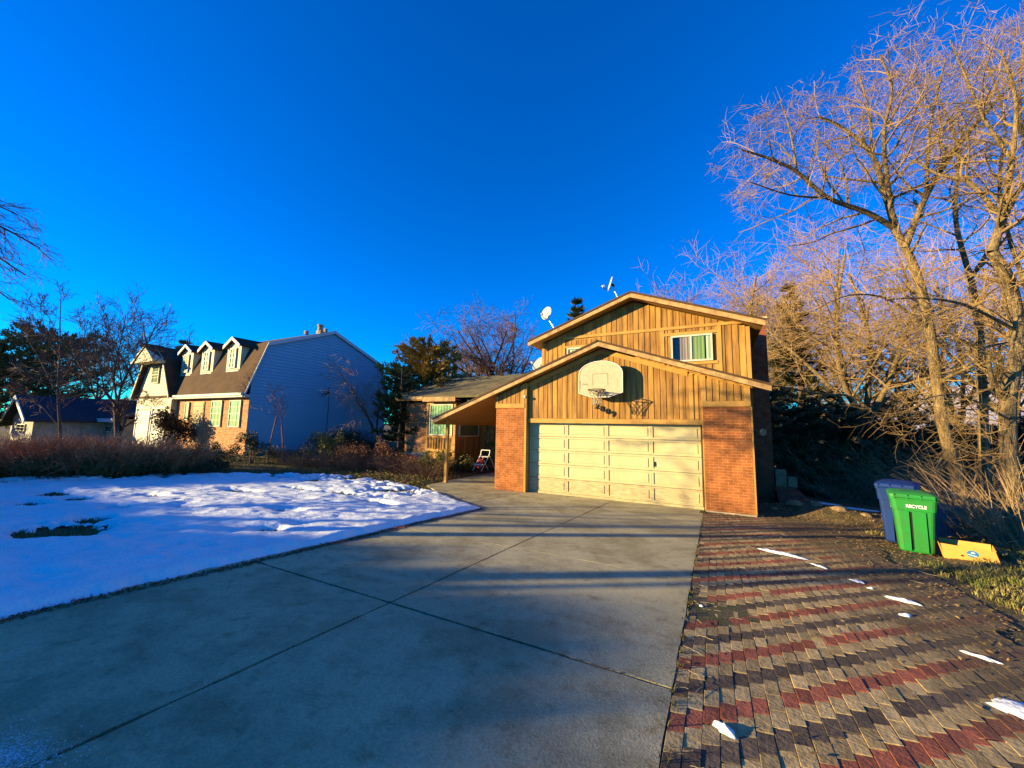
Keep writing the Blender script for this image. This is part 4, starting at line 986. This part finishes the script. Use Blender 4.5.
# hedge band along the far side of the lawn (left part of the picture)
def gpo(px, py): p = gp(px, py); return p
hedgem = mat('russet_twig_hedge', (.46, .15, .055), .9, (.30, .13, .06), 1.2, 1, rnd=.35)
hedget = mat('straw_tops', (.60, .44, .25), .9, (.2, .12, .07), 1.2, 1, rnd=.3)
k = 0
for (px, py, rx, h) in [(-22, 478, .75, 1.0), (8, 478, .75, 1.0), (40, 477, .75, 1.05), (72, 477, .75, 1.05), (104, 476, .8, 1.05), (136, 475, .8, 1.0), (165, 474, .8, .9)]:
    p = gp(px, py); dirn = (p-CAM); dirn.z = 0; dirn.normalize(); p = p+dirn*.7
    lab = ['russet twig hedge clump cut by the left edge', 'russet hedge clump under the overhanging branches', 'russet hedge clump left of the thin young trunk', 'russet hedge clump just right of the thin young trunk', 'russet hedge clump left of the spreading bare tree', 'russet hedge clump right of the spreading bare tree', 'low russet hedge clump next to the dark shrubs'][k]
    t = thing('twig_hedge', lab, 'hedge', (p.x, p.y, gh(p.x, p.y)), 'russet twig hedge along the lawn')
    o = whips('twigs', '', p.x, p.y, rx*1.3, rx*.9, 300, h*1.05, hedgem, r=.009, spread=.8, kids=5)
    for key in ('label', 'category', 'group'):
        if key in o: del o[key]
    o.parent = t; o.location = -t.location
    o = whips('dry_tops', '', p.x+dirn.x*.5, p.y+dirn.y*.5, rx*1.4, rx*.9, 120, h*1.15, hedget, r=.0065, spread=.6, kids=6)
    for key in ('label', 'category', 'group'):
        if key in o: del o[key]
    o.parent = t; o.location = -t.location
    k += 1
GD = 'dark evergreen shrubs at the lawn edge'
for (px, py, d2, rx, h, n, lab) in [(-5, 480, .3, .7, .55, 900, 'low dark shrub in the bottom left corner of the hedge'), (60, 479, .25, .8, .35, 700, 'very low dark shrub in front of the thin trunk'), (150, 477, .3, .8, .45, 900, 'low dark shrub left of the mid dark shrubs'), (190, 472, .9, .8, .95, 1500, 'dark shrub below the cream garage'), (222, 470, 1.2, .8, .9, 1300, 'dark shrub below the front door'),
        (250, 468, 1.6, .7, 1.35, 1700, "tall dark shrub hiding the corner of the brick front"), (278, 467, 1.8, .6, .7, 900, "low dark shrub in front of the blue wall's left end"), (205, 475, .3, .7, .5, 900, 'low dark shrub nearest the snow below the brick front')]:
    p = gp(px, py); dirn = (p-CAM); dirn.z = 0; dirn.normalize(); p = p+dirn*d2
    shrub('evergreen_shrub', lab, p.x, p.y, rx, rx, h, n*2, .035, leafd, GD)
p = atd(178, 440, 19.5); shrub('round_bush', "round clipped brown bush in front of the neighbour's garage", p.x, p.y, 1.25, 1.25, 2.1, 5200, .06, mat('dark_brown_leaf', (.07, .035, .018), .8, (.045, .028, .014), 2, 1, rnd=.3), zc=H(p.x, p.y), group=None)
# planting bed between the two houses
GB = 'dry shrubs in the bed between the houses'
for (px, py, d2, rx, h, n, mt, lab) in [(322, 466, 1.6, .7, 1.15, 1700, leafg, 'leafy shrub heap rising in front of the blue wall'), (352, 470, 1.0, .7, .9, 1300, leafb, 'rusty shrub right of the leafy heap'), (382, 471, 1.0, .7, .9, 1300, leafb, 'rusty shrub in the middle of the bed'),
        (412, 473, 1.0, .7, .75, 1300, leafb, 'rusty shrub below the brown brick wall'), (435, 477, .9, .7, .75, 1700, leafg, 'low green shrub below the bay window'), (462, 474, .9, .6, .55, 1400, leafg, 'low green shrub right of the porch post'), (480, 470, 1.4, .5, .5, 900, leafd, 'dark low shrub beside the step stool'), (345, 462, 3.0, 1.6, 1.15, 2600, leafd, "dark shrub mass against the foot of the blue wall"), (372, 462, 3.0, 1.4, 1.1, 2300, leafd, 'dark shrub mass at the right end of the blue wall')]:
    p = gp(px, py); dirn = (p-CAM); dirn.z = 0; dirn.normalize(); p = p+dirn*d2
    shrub('garden_shrub', lab, p.x, p.y, rx*1.3, rx*1.3, h*1.3, int(n*3.2), .034, mt, GB)
    if mt is not leafd: 
        pass
for (px, py, d2, lab) in [(335, 470, .6, 'spray of bare stalks right below the leafy heap'), (300, 468, .8, 'spray of bare stalks left of the leafy heap'), (365, 472, .8, 'spray of bare stalks among the rusty shrubs'), (400, 474, .6, 'spray of dry stalks below the brick wall corner'), (425, 478, .5, 'spray of dry stalks near the porch post')]:
    p = gp(px, py); dirn = (p-CAM); dirn.z = 0; dirn.normalize(); p = p+dirn*d2
    whips('dry_stalks', lab, p.x, p.y, .8, .6, 200, .85, mat('brown_stalks', (.24, .14, .08), .9, (.13, .075, .045), 2, 1, rnd=.3), cat='dry plant', r=.005, spread=.6, group='dry stalks in the bed')
# ground cover and lawn grass
def blades(name, label, pts, hh, mt, w=.004, kind='stuff'):
    q = MB()
    for p in pts:
        for k in range(R.randint(4, 7)):
            a = R.uniform(0, 6.28); d = V((math.cos(a), math.sin(a), 0)); h_ = hh*R.uniform(.5, 1.2); b_ = V(p)+V((R.gauss(0, .015), R.gauss(0, .015), 0)); e = V((-d.y, d.x, 0))*w
            m1 = b_+d*h_*.25+V((0, 0, h_*.65)); t_ = b_+d*h_*.8+V((0, 0, h_*.85))
            q.add([tuple(b_-e), tuple(b_+e), tuple(m1+e*.7), tuple(m1-e*.7), tuple(t_)], [(0, 1, 2, 3), (3, 2, 4)])
    return tag(q.build(name, mt), label, kind=kind)
grassm = mat('winter_grass', (.10, .12, .022), .8, (.18, .14, .05), 3, 1, rnd=.35)
pts = []
for i in range(24000):
    x = R.uniform(-13, .75); y = R.uniform(-11, .8)
    if 0 < x and -3.6 < y: continue
    if x > -3.3 and y > -1.0: continue
    t = snow_t(x, y) if x < .7 and y < -.4 else -1
    if x > -.0 and t < 0 and x > .63: continue
    if t < .004: 
        if y > -1.4+.5*nz(x, y, .7) and x < -3.2 or t > -.5 or R.random() < .6: pts.append((x, y, gh(x, y)))
blades('lawn_grass', 'thin winter grass where the snow has thawed', pts, .055, grassm, .005)
q = MB()
for i in range(15000):                                  # creeping cover in the bed by the path
    x = R.uniform(-8.5, -1.2); y = R.uniform(-2.9, 2.6)
    if x > -3.4 and y > -1.35-(x+3.2)*.62: continue
    if edge_dist(x, y) > .05: continue
    if y < -2.2 and R.random() < .6: continue
    hgt = .05+.16*max(0, nz(x, y, .9, 3)+.3)*sm(-2.6, -.8, y)
    leaf(q, V((x, y, gh(x, y)+R.random()*hgt)), R.uniform(.02, .04), R.choice((0, 0, 1)), V((0, 0, .6)))
tag(q.build('ground_cover', [leafg, leafb]), 'low creeping green and brown cover beside the path', kind='stuff')
# ivy on the porch wall
q = MB(); 
for i in range(2600):
    x = R.uniform(-3.0, -1.15) if R.random() < .5 else -1.12; y = 5.07 if x > -1.13 or x < -1.12 else R.uniform(1, 5)
    x_ = x; 
    if x == -1.12: p = V((-1.15-R.random()*.12, R.uniform(.6, 5), R.uniform(-.1, 2.3)))
    else: p = V((R.uniform(-4.7, -1.15), 5.07-R.random()*.16, R.uniform(-.1, 2.5)))
    leaf(q, p, R.uniform(.05, .085), 0)
tag(q.build('ivy', mat('pale_ivy', (.17, .16, .06), .6, (.08, .08, .03), 3, 1, rnd=.5)), 'pale green ivy climbing the shaded porch wall', 'climbing plant')
# grass and dead leaves at the right edge of the paving
pts = []
for i in range(5200):
    x = R.uniform(7.3, 10.5); y = R.uniform(-6.5, -.6)
    if x < 7.75+.35*nz(y, 1.7, .8): continue
    if 7.5 < x < 9.0 and -2.75 < y < -.8: continue
    if nz(x, y, 1.3, 8) < -.1: continue
    pts.append((x, y, gh(x, y)))
blades('yard_grass', 'green and straw grass on the bank beyond the paving', pts, .11, mat('bank_grass', (.13, .15, .03), .8, (.30, .22, .09), 1.6, 1, rnd=.4), .006)
pts = [(4.86+R.gauss(0, .03), -.35+R.gauss(0, .12), .0) for i in range(60)]+[(4.885+R.gauss(0, .006), R.uniform(-9.5, -.3), 0) for i in range(90)]
pts = [(x, y, H(x, y)-.01) for x, y, z in pts]
blades('joint_weeds', 'tufts of weeds between the driveway and the paving', pts, .045, mat('weed_green', (.075, .08, .02), .8, (.14, .10, .04), 6, 1, rnd=.3), .004)
q = MB()
for i in range(6500):
    if R.random() < .85: x = 7.75+R.gauss(0, .65); y = R.uniform(-7.5, 1.6)
    else: x = R.uniform(4.9, 8); y = R.uniform(-10, .3)
    if x < 4.9 or x > 10 or (x < 7.2 and y < 0 and R.random() < .6): continue
    z = max(H(x, y)+.004, gh(x, y)+.003) if x > 7.4 or y > .2 else H(x, y)+.005
    leaf(q, V((x, y, z+.004)), R.uniform(.008, .024), 0, V((0, 0, 1.6)))
for i in range(260):
    x = R.uniform(-.6, 7.9) if i % 3 else R.gauss(4.9, .08); y = R.uniform(-9.8, -.3); leaf(q, V((x, y, H(x, y)+.006)), R.uniform(.004, .012), 0, V((0, 0, 2)))
for i in range(2200):
    x = R.uniform(6.1, 9.3); y = R.uniform(.1, 2.0); leaf(q, V((x, y, gh(x, y)+.006)), R.uniform(.012, .035), 0, V((0, 0, 1)))
tag(q.build('leaf_litter', mat('dead_leaf', (.26, .17, .07), .9, (.14, .08, .03), 5, 1, rnd=.5)), 'dead leaves and crumbs scattered over paving and drive', kind='stuff')
q = MB()
for i in range(34):
    if i < 14: x = 7.5+R.gauss(0, .4); y = R.uniform(-6.5, -1.5); L = R.uniform(.1, .45)
    else: x = 4.95+abs(R.gauss(0, .1)); y = R.uniform(-9.6, -6); L = R.uniform(.04, .15)
    a = R.uniform(0, 6.28); p = V((x, y, H(x, y)+.012)); pts = [p]
    for k in range(4): a += R.uniform(-.35, .35); p = p+V((math.cos(a), math.sin(a), 0))*L/4; p.z = max(H(p.x, p.y)+.010+R.random()*.02*L/.3, (gh(p.x, p.y)+.008) if p.x > 7.5 else -9); pts.append(p)
    q.tube(pts, [.0026 if L > .15 else .0018]*5, 4)
tag(q.build('fallen_twigs', mat('straw_twig', (.42, .32, .16), .9)), 'pale fallen twigs and dry stems lying on the paving', kind='stuff')
# earth in the wide driveway joint
q = MB()
for i in range(900):
    t = R.random(); 
    if i % 2: x = R.uniform(.6, 4.8); y = -8.37+R.gauss(0, .006)
    else: x = 2.6+R.gauss(0, .006); y = R.uniform(-11, 0)
    if x < 2.6 and i % 2 and abs(x-2.1) < .15: y += R.gauss(0, .02)
    leaf(q, V((x, y, H(x, y)+.001)), R.uniform(.005, .012), 0, V((0, 0, 1)))
tag(q.build('joint_debris', mat('red_brown_crumbs', (.26, .085, .035), .95, rnd=.4)), 'red-brown needles and soil caught in the driveway joints', kind='stuff')
q = MB()
for i in range(5200):                                  # mulch showing along the snow edge
    y = R.uniform(-12, -3.6); x = .60+R.gauss(0, .038)+.04*nz(y, 4, .8); leaf(q, V((x, y, H(x, y)+.003+R.random()*.012)), R.uniform(.008, .018), 0, V((0, 0, 1.2)))
tag(q.build('mulch_edging', MATS['red_brown_crumbs']), 'line of red-brown mulch between the snow and the driveway', kind='stuff')

q = MB()
for i in range(1500):                                  # frost crumbs left on the concrete
    if i < 1050: g_ = gp(-10+abs(R.gauss(0, 34)), 768-abs(R.gauss(0, 16))) ; x, y = g_.x+R.gauss(0, .03), g_.y+R.gauss(0, .03)
    elif i < 1350: t_ = R.random(); x, y = 4.05+.5*t_+R.gauss(0, .05), -2.2-.35*t_+.15*math.sin(t_*9)+R.gauss(0, .03)
    else: x, y = R.uniform(.8, 4.7), R.uniform(-9, -1)
    leaf(q, V((x, y, H(x, y)+.004)), R.uniform(.002, .006), 0, V((0, 0, 3)))
tag(q.build('frost_crumbs', snowm), 'fine crumbs of frost and ice left on the concrete', kind='stuff')
# evergreens
def tuft(q, p, d, s, mi=0, n=5):
    for k in range(n):
        e = (d+rv(.75)).normalized(); o_ = e.orthogonal().normalized()*s*.14
        q.add([tuple(p-o_), tuple(p+o_), tuple(p+e*s)], [(0, 1, 2)], mi)
def conifer(name, label, base, h, rad_, whorls, per, nt_, s, mt, shape=1.0, droop=-.05, low=.12, group=None, irr=.35):
    b = V(base); tr = MB(); cr = MB(); tr.tube([b-V((0, 0, .2)), b+V((.02*h, 0, h*.5)), b+V((0, 0, h))], [h*.022, h*.014, .02], 8)
    for w_ in range(whorls):
        f = low+(1-low)*(w_+R.uniform(-.3, .3))/whorls; f = min(.98, f)
        for k in range(per):
            if R.random() < .12: continue
            a = 6.283*(k+R.random())/per; L = rad_*((1-f)**shape*1.0+.08)*R.uniform(1-irr, 1+irr*.6)
            if shape < .8: L = rad_*math.sin(math.pi*min(1, (f-low)/(1-low)*.85+.12))**.6*R.uniform(1-irr, 1.1)
            p = b+V((0, 0, h*f)); d = V((math.cos(a), math.sin(a), droop+.35*f)).normalized(); pts = [p]
            for j in range(3): d = (d+rv(.10)+V((0, 0, .05))).normalized(); pts.append(pts[-1]+d*L/3)
            tr.tube(pts, [.03*h/8, .022*h/8, .014*h/8, .006], 3, cap=False)
            for j in range(int(nt_*max(.35, L/rad_))):
                t = R.random()**.7*3; i = min(int(t), 2); q_ = pts[i].lerp(pts[i+1], t-i)+rv(.11*L+.02)*R.random()
                tuft(cr, q_, d+V((0, 0, .3)), s*R.uniform(.7, 1.3))
    return tree_obj(name, label, 'tree', b, tr, cr, barkd, mt, group)
p = atd(424, 450, 21); p.z = H(p.x, p.y)
conifer('juniper_tree', 'bushy olive evergreen standing behind the brown brick wing', p, 6.3, 2.6, 17, 12, 60, .24, leafy, .55, group=None, low=.1)
p = atd(398, 450, 18.5); p.z = H(p.x, p.y)
conifer('juniper_tree', "dark green evergreen squeezed between the blue wall and the brick wing", p, 4.6, 1.3, 11, 8, 24, .22, leafd, .6, low=.05)
p = atd(40, 440, 26); p.z = H(p.x, p.y)
conifer('pine_tree', 'spreading dark pine at the left edge beyond the hedge', p, 7.2, 4.0, 12, 8, 75, .26, needle, .5, droop=.05, low=.25)
p = atd(-20, 440, 24); p.z = H(p.x, p.y)
conifer('pine_tree', 'dark pine half outside the left edge', p, 6.0, 3.2, 12, 8, 60, .28, needle, .5, droop=.05, low=.1)
p = atd(174, 430, 40); p.z = 1.5
conifer('spruce_tree', "dark spruce tip behind the neighbour's gambrel garage", p, 9.0, 2.4, 16, 7, 22, .42, needle, .9, low=.3)
p = atd(577, 400, 26); p.z = 0
conifer('spruce_tree', 'small dark evergreen tip showing over the left slope of the upper roof', p, 10.9, 1.6, 18, 8, 34, .34, needle, .8, low=.3)
p = atd(800, 450, 21); p.z = H(p.x, p.y)
conifer('spruce_tree', 'tall olive conifer right of the house among bare branches', p, 11.6, 2.3, 22, 8, 30, .34, mat('olive_needles', (.07, .065, .02), .75, (.04, .05, .018), .8, 1, rnd=.3), 1.0, low=.08)
for (px, d_, h_, r_, lab) in [(790, 15.5, 3.3, 1.7, 'dark evergreen directly behind the brick steps'), (838, 17, 4.0, 2.2, 'dark broad evergreen left of the blue bin'), (885, 16, 3.4, 2.0, 'dark evergreen above the blue bin'), (935, 15.5, 3.0, 1.9, 'dark evergreen behind the leaning trunk'), (765, 19, 4.6, 1.8, 'dark evergreen beside the chimney'), (985, 15, 3.2, 2.0, 'dark evergreen behind the right trees'), (860, 23, 5.2, 2.6, 'taller dark evergreen in the centre of the thicket'), (930, 24, 5, 2.6, 'taller dark evergreen towards the right of the thicket'), (1040, 14, 3.4, 1.9, 'dark evergreen at the far right of the thicket')]:
    p = atd(px, 450, d_); p.z = H(p.x, p.y)
    conifer('yew_tree', lab, p, h_, r_, 10, 9, 30, .26, leafd, .5, low=.02, group='dark evergreens filling the shaded side yard')
# bare trees on the left
PL = dict(seg=[6, 4, 3, 2], up=[.06, .04, .02, .0], wob=.12, n=[11, 7, 6], len=[.48, .48, .5], ang=(22, 55), rr=.5, rmin=.0055, max=3, t0=.12, fork=(.45, 1.0))
D1 = 11.8; D2 = 16.2
path_tree('thin upright bare young tree rising out of the russet hedge', [(61, 470, D1), (60, 430, D1), (58, 390, D1), (60, 350, D1), (60, 320, D1), (61, 296, D1)], [([(60, 400, D1), (40, 360, D1), (22, 330, D1)], .02), ([(59, 385, D1), (80, 350, D1), (88, 320, D1)], .018), ([(60, 360, D1), (44, 325, D1), (40, 305, D1)], .014), ([(58, 425, D1), (35, 400, D1), (18, 392, D1)], .014), ([(60, 410, D1), (84, 392, D1), (95, 385, D1)], .012)], .038, barkd, twigd, P=dict(PBIG, up=[.06, .04, .02, .0], wob=.13, rmin=.006, len=[.34, .5, .5], ang=(25, 60)), cut=.012, tap=1.0)
path_tree('low-forking spreading bare tree behind the russet hedge', [(118, 462, D2), (118, 440, D2), (117, 420, D2), (116, 404, D2)], [([(116, 406, D2), (104, 390, D2), (90, 378, D2), (78, 362, D2), (70, 340, D2)], .055), ([(117, 408, D2), (122, 385, D2), (134, 362, D2), (148, 342, D2), (156, 325, D2)], .05), ([(117, 400, D2), (114, 375, D2), (120, 345, D2), (126, 315, D2)], .04), ([(122, 385, D2), (116, 350, D2), (104, 322, D2)], .03), ([(104, 390, D2), (98, 355, D2), (90, 330, D2)], .03), ([(118, 420, D2), (136, 404, D2), (152, 398, D2)], .02)], .12, barkd, twigd, group='bare trees on the left', P=dict(PBIG, up=[.07, .05, .03, .0], wob=.12, rmin=.0075, len=[.42, .5, .5], ang=(22, 58)), cut=.02)
for (px, d_, h_, lab) in [(140, 34, 9, 'bare tree behind the cream garage'), (96, 45, 10, 'distant bare tree over the dark blue roof'), (20, 40, 9, 'distant bare tree behind the left pine')]:
    p = atd(px, 430, d_); p.z = 1.4
    bare('bare_tree', lab, p, h_, .2, dict(PMID, n=[9, 6, 5], rmin=.014), barkd, twigd, trunk=.3, forks=5, group='bare trees on the left')
for (px, d_, h_, lab) in [(484, 28, 10.6, 'left one of the two bare trees over the low wing roof'), (512, 30, 11.0, 'right one of the two bare trees over the low wing roof')]:
    p = atd(px, 430, d_); p.z = .3
    bare('bare_tree', lab, p, h_, .22, dict(PMID, n=[12, 8, 6], rmin=.010, fork=(.4, 1.0), up=[.0, .02, .02, .0]), barkd, twigd, trunk=.40, forks=6, group='bare trees behind the low wing')
p = atd(375, 450, 19.5); p.z = H(p.x, p.y)
bare('bare_tree', 'reddish bare tree with drooping twigs before the right end of the blue wall', p, 5.2, .07, dict(PMID, n=[9, 7, 6], rmin=.007, up=[.02, -.02, -.05, -.08], fork=(.5, 1.1)), barkd, twigp, trunk=.3, forks=5, cut=.03)
for (px, h_, lab) in [(268, 3.4, 'left thin reddish sapling in front of the blue wall'), (284, 3.1, 'right thin reddish sapling in front of the blue wall')]:
    p = atd(px, 455, 16.0); p.z = H(p.x, p.y)
    bare('sapling', lab, p, h_, .03, dict(PL, n=[5, 3, 2], rmin=.006, fork=(.15, .4)), mat('red_bark', (.20, .09, .08), .9), mat('red_bark', (.20, .09, .08), .9), trunk=.55, forks=2, cut=.012, lean=(.12 if px < 275 else -.1, 0, 1), group='saplings by the blue wall')
# the tree whose drooping branches hang into the top left corner; it stands left of the view
tr = MB(); cr = MB(); b = V((-6.2, -11.9, 0)); b.z = H(b.x, b.y)
tr.tube([b-V((0, 0, .2)), b+V((.1, .1, 2)), b+V((.2, .1, 4.2))], [.17, .13, .10], 9)
top = b+V((.2, .1, 4.2))
PD = dict(seg=[6, 5, 4, 2], up=[-.02, -.06, -.07, -.05], wob=.11, n=[9, 7, 5], len=[.5, .5, .5], ang=(20, 50), rr=.5, rmin=.0035, max=3, t0=.2)
for (px, py, d_) in [(40, 248, 8.0), (25, 275, 8.2), (18, 215, 7.8), (10, 300, 8.5), (5, 235, 7.5)]:
    e = atd(px, py, d_); dd = e-top; L = dd.length; m1 = top.lerp(e, .35)+V((0, 0, .5)); m2 = top.lerp(e, .7)+V((0, 0, .45))
    Lp = smooth_path([top, m1, m2, e], 4); n = len(Lp); rl = [.05*(1-.85*i/n) for i in range(n)]
    tr.tube(Lp, rl, 6, cap=False); spawn(tr, cr, Lp, rl, 1.5, 0, dict(PD, n=[16, 6, 4]), .02)
for k in range(4):
    a = 2.7+1.6*k/4; branch(tr, cr, top-V((0, 0, R.random())), V((math.cos(a)*.6, math.sin(a)*.6, 1)).normalized(), 3, .06, 0, PD, .03)
tree_obj('weeping_tree', 'bare tree at the left whose drooping branches hang into the upper left sky', 'tree', b, tr, cr, barkd, twigd)

# ------------------------------------------------------------------ across the street: what throws the long shade
u = V((-math.cos(rad(37.4)), -math.sin(rad(37.4)), 0)); EL = rad(11.5)
GS = 'street trees behind the photographer'
def caster(x, y, h, kind, lab, w_=2.2):
    z = .75
    if kind == 'c': conifer('spruce_tree', lab, (x, y, z), h, w_, 16, 10, 60, .5, leafd, .85, low=.03, group=GS)
    else: bare('bare_tree', lab, (x, y, z), h, .17, dict(PMID, n=[8, 6, 4], rmin=.012), barkd, twigd, trunk=.45, forks=4, group=GS)
for i, (tx, ty, h) in enumerate([(-12.5, -8.0, 4.7), (-9.4, -8.1, 5.1), (-6.8, -8.4, 4.7), (-4.2, -8.0, 5.1), (-1.8, -8.2, 4.9), (.8, -7.9, 5.1), (2.5, -7.95, 4.9), (3.6, -8.35, 4.8), (-14.5, -7.6, 5.1), (-17, -7.3, 5.1), (3.9, -9.3, 4.8), (3.6, -10.2, 5.0), (3.9, -11.2, 4.8), (3.5, -12.2, 4.9), (2.0, -9.8, 5.0), (1.9, -10.8, 4.9), (1.8, -11.8, 5.0), (0.2, -11.0, 5.0), (-.2, -12.2, 5.0)]):
    run = (h+.35)/math.tan(EL); p = V((tx, ty, 0))+u*run
    caster(p.x, p.y, h, 'c', 'dense street spruce in the row out of view behind the photographer', 2.3)
p = V((-3.6*-.607, -3.6*.794, 0))+u*19
bare('bare_tree', 'sparse bare street tree behind the photographer, opposite the lawn', (p.x, p.y, .75), 5.4, .12, dict(PMID, n=[6, 5, 3], rmin=.010), barkd, twigd, trunk=.45, forks=4, group=GS)
for (s_, dist, r_, h, lab) in [(-7.60, 17, .13, 9, 'tall wooden utility pole behind the photographer'), (-7.92, 21, .07, 8, 'thin grey lamp post behind the photographer'), (-5.0, 24, .12, 6.3, 'wooden pole behind the photographer, opposite the lawn')]:
    p = V((s_*-.607, s_*.794, 0))+u*dist; t = thing('utility_pole' if r_ > .1 else 'lamp_post', lab, 'pole', (p.x, p.y, .7))
    q = MB(); q.tube([(p.x, p.y, .6), (p.x, p.y, h)], [r_*1.1, r_*.9], 10); q.build('pole', barkd, t)
    q = MB(); q.box(p.x-.6, p.x+.6, p.y-.05, p.y+.05, h-.6, h-.5); q.build('cross_arm', barkd, t)
hs = thing('street_house', 'long brick house across the street, out of view', 'house', (-36, -32, .8))
q = MB(); q.box(-62, -28.4, -36, -28.9, .6, 6.1); q.build('wall', brickn, hs)
q = MB(); q.prism([(-62.5, -28.5, 6.05), (-62.5, -32.4, 8.72), (-62.5, -36.4, 6.05)], (34.6, 0, 0)); q.build('roof', shingd, hs)

# ------------------------------------------------------------------ distant mountains
q = MB(); q.sm = True
cols_, rows_ = 90, 14
for j in range(rows_+1):
    for i in range(cols_+1):
        az = rad(-10+90*i/cols_); dist_ = 1500+j*260
        x = CAM.x+math.sin(az)*dist_; y = CAM.y+math.cos(az)*dist_; t = math.sin(math.pi*min(1, j/rows_*.6+.0)); rise = sm(-5, 30, -10+90*i/cols_)
        q.v.append((x, y, -30+(430*t)*rise*(.72+.5*noise.fractal(V((x/900, y/900, 1.5)), 1, 2, 6))))
for j in range(rows_):
    for i in range(cols_): q.f.append((j*(cols_+1)+i, j*(cols_+1)+i+1, (j+1)*(cols_+1)+i+1, (j+1)*(cols_+1)+i))
q.m = [0]*len(q.f)
tag(q.build('mountains', mat('rosy_mountain', (.42, .34, .36), .95, (.62, .58, .62), .004, 1)), 'pinkish mountain slope far beyond the trees', kind='structure')

# ------------------------------------------------------------------ light
SUNAZ = rad(37.4); EL = rad(11.5)
tvec = V((math.cos(SUNAZ)*math.cos(EL), math.sin(SUNAZ)*math.cos(EL), -math.sin(EL)))
ld = bpy.data.lights.new('sun', 'SUN'); ld.energy = 5.0; ld.angle = rad(.5); ld.color = (1.0, .75, .33)
lo = bpy.data.objects.new('sun', ld); C.objects.link(lo); lo.rotation_euler = tvec.to_track_quat('-Z', 'Y').to_euler(); lo.location = (-20, -30, 30)
sc = bpy.context.scene
wld = bpy.data.worlds.new('World'); sc.world = wld; wld.use_nodes = True; nt = wld.node_tree; nt.nodes.clear()
o = nd(nt, 'ShaderNodeOutputWorld'); bg = nd(nt, 'ShaderNodeBackground'); sk = nd(nt, 'ShaderNodeTexSky'); sk.sky_type = 'NISHITA'; sk.sun_disc = False
sk.sun_elevation = EL; sk.sun_rotation = math.atan2(-tvec.x, -tvec.y); sk.altitude = 1400; sk.air_density = 1.0; sk.dust_density = .0; sk.ozone_density = 3.0
hsv = nd(nt, 'ShaderNodeHueSaturation'); hsv.inputs['Saturation'].default_value = 1.5; hsv.inputs['Hue'].default_value = .51
nt.links.new(sk.outputs[0], hsv.inputs['Color']); tint = nd(nt, 'ShaderNodeMix', data_type='RGBA', blend_type='MULTIPLY'); tint.inputs[0].default_value = 1; tint.inputs[7].default_value = (.06, 1.06, 1.38, 1); nt.links.new(hsv.outputs[0], tint.inputs[6]); nt.links.new(tint.outputs[2], bg.inputs[0]); bg.inputs[1].default_value = .088; nt.links.new(bg.outputs[0], o.inputs[0])
sc.view_settings.view_transform = 'Standard'; sc.view_settings.look = 'None'; sc.view_settings.gamma = 1; sc.view_settings.exposure = 1.48; sc.view_settings.use_curve_mapping = False
sc.render.engine = 'CYCLES'; sc.cycles.max_bounces = 5; sc.cycles.diffuse_bounces = 1; sc.cycles.glossy_bounces = 2; sc.cycles.transparent_max_bounces = 8
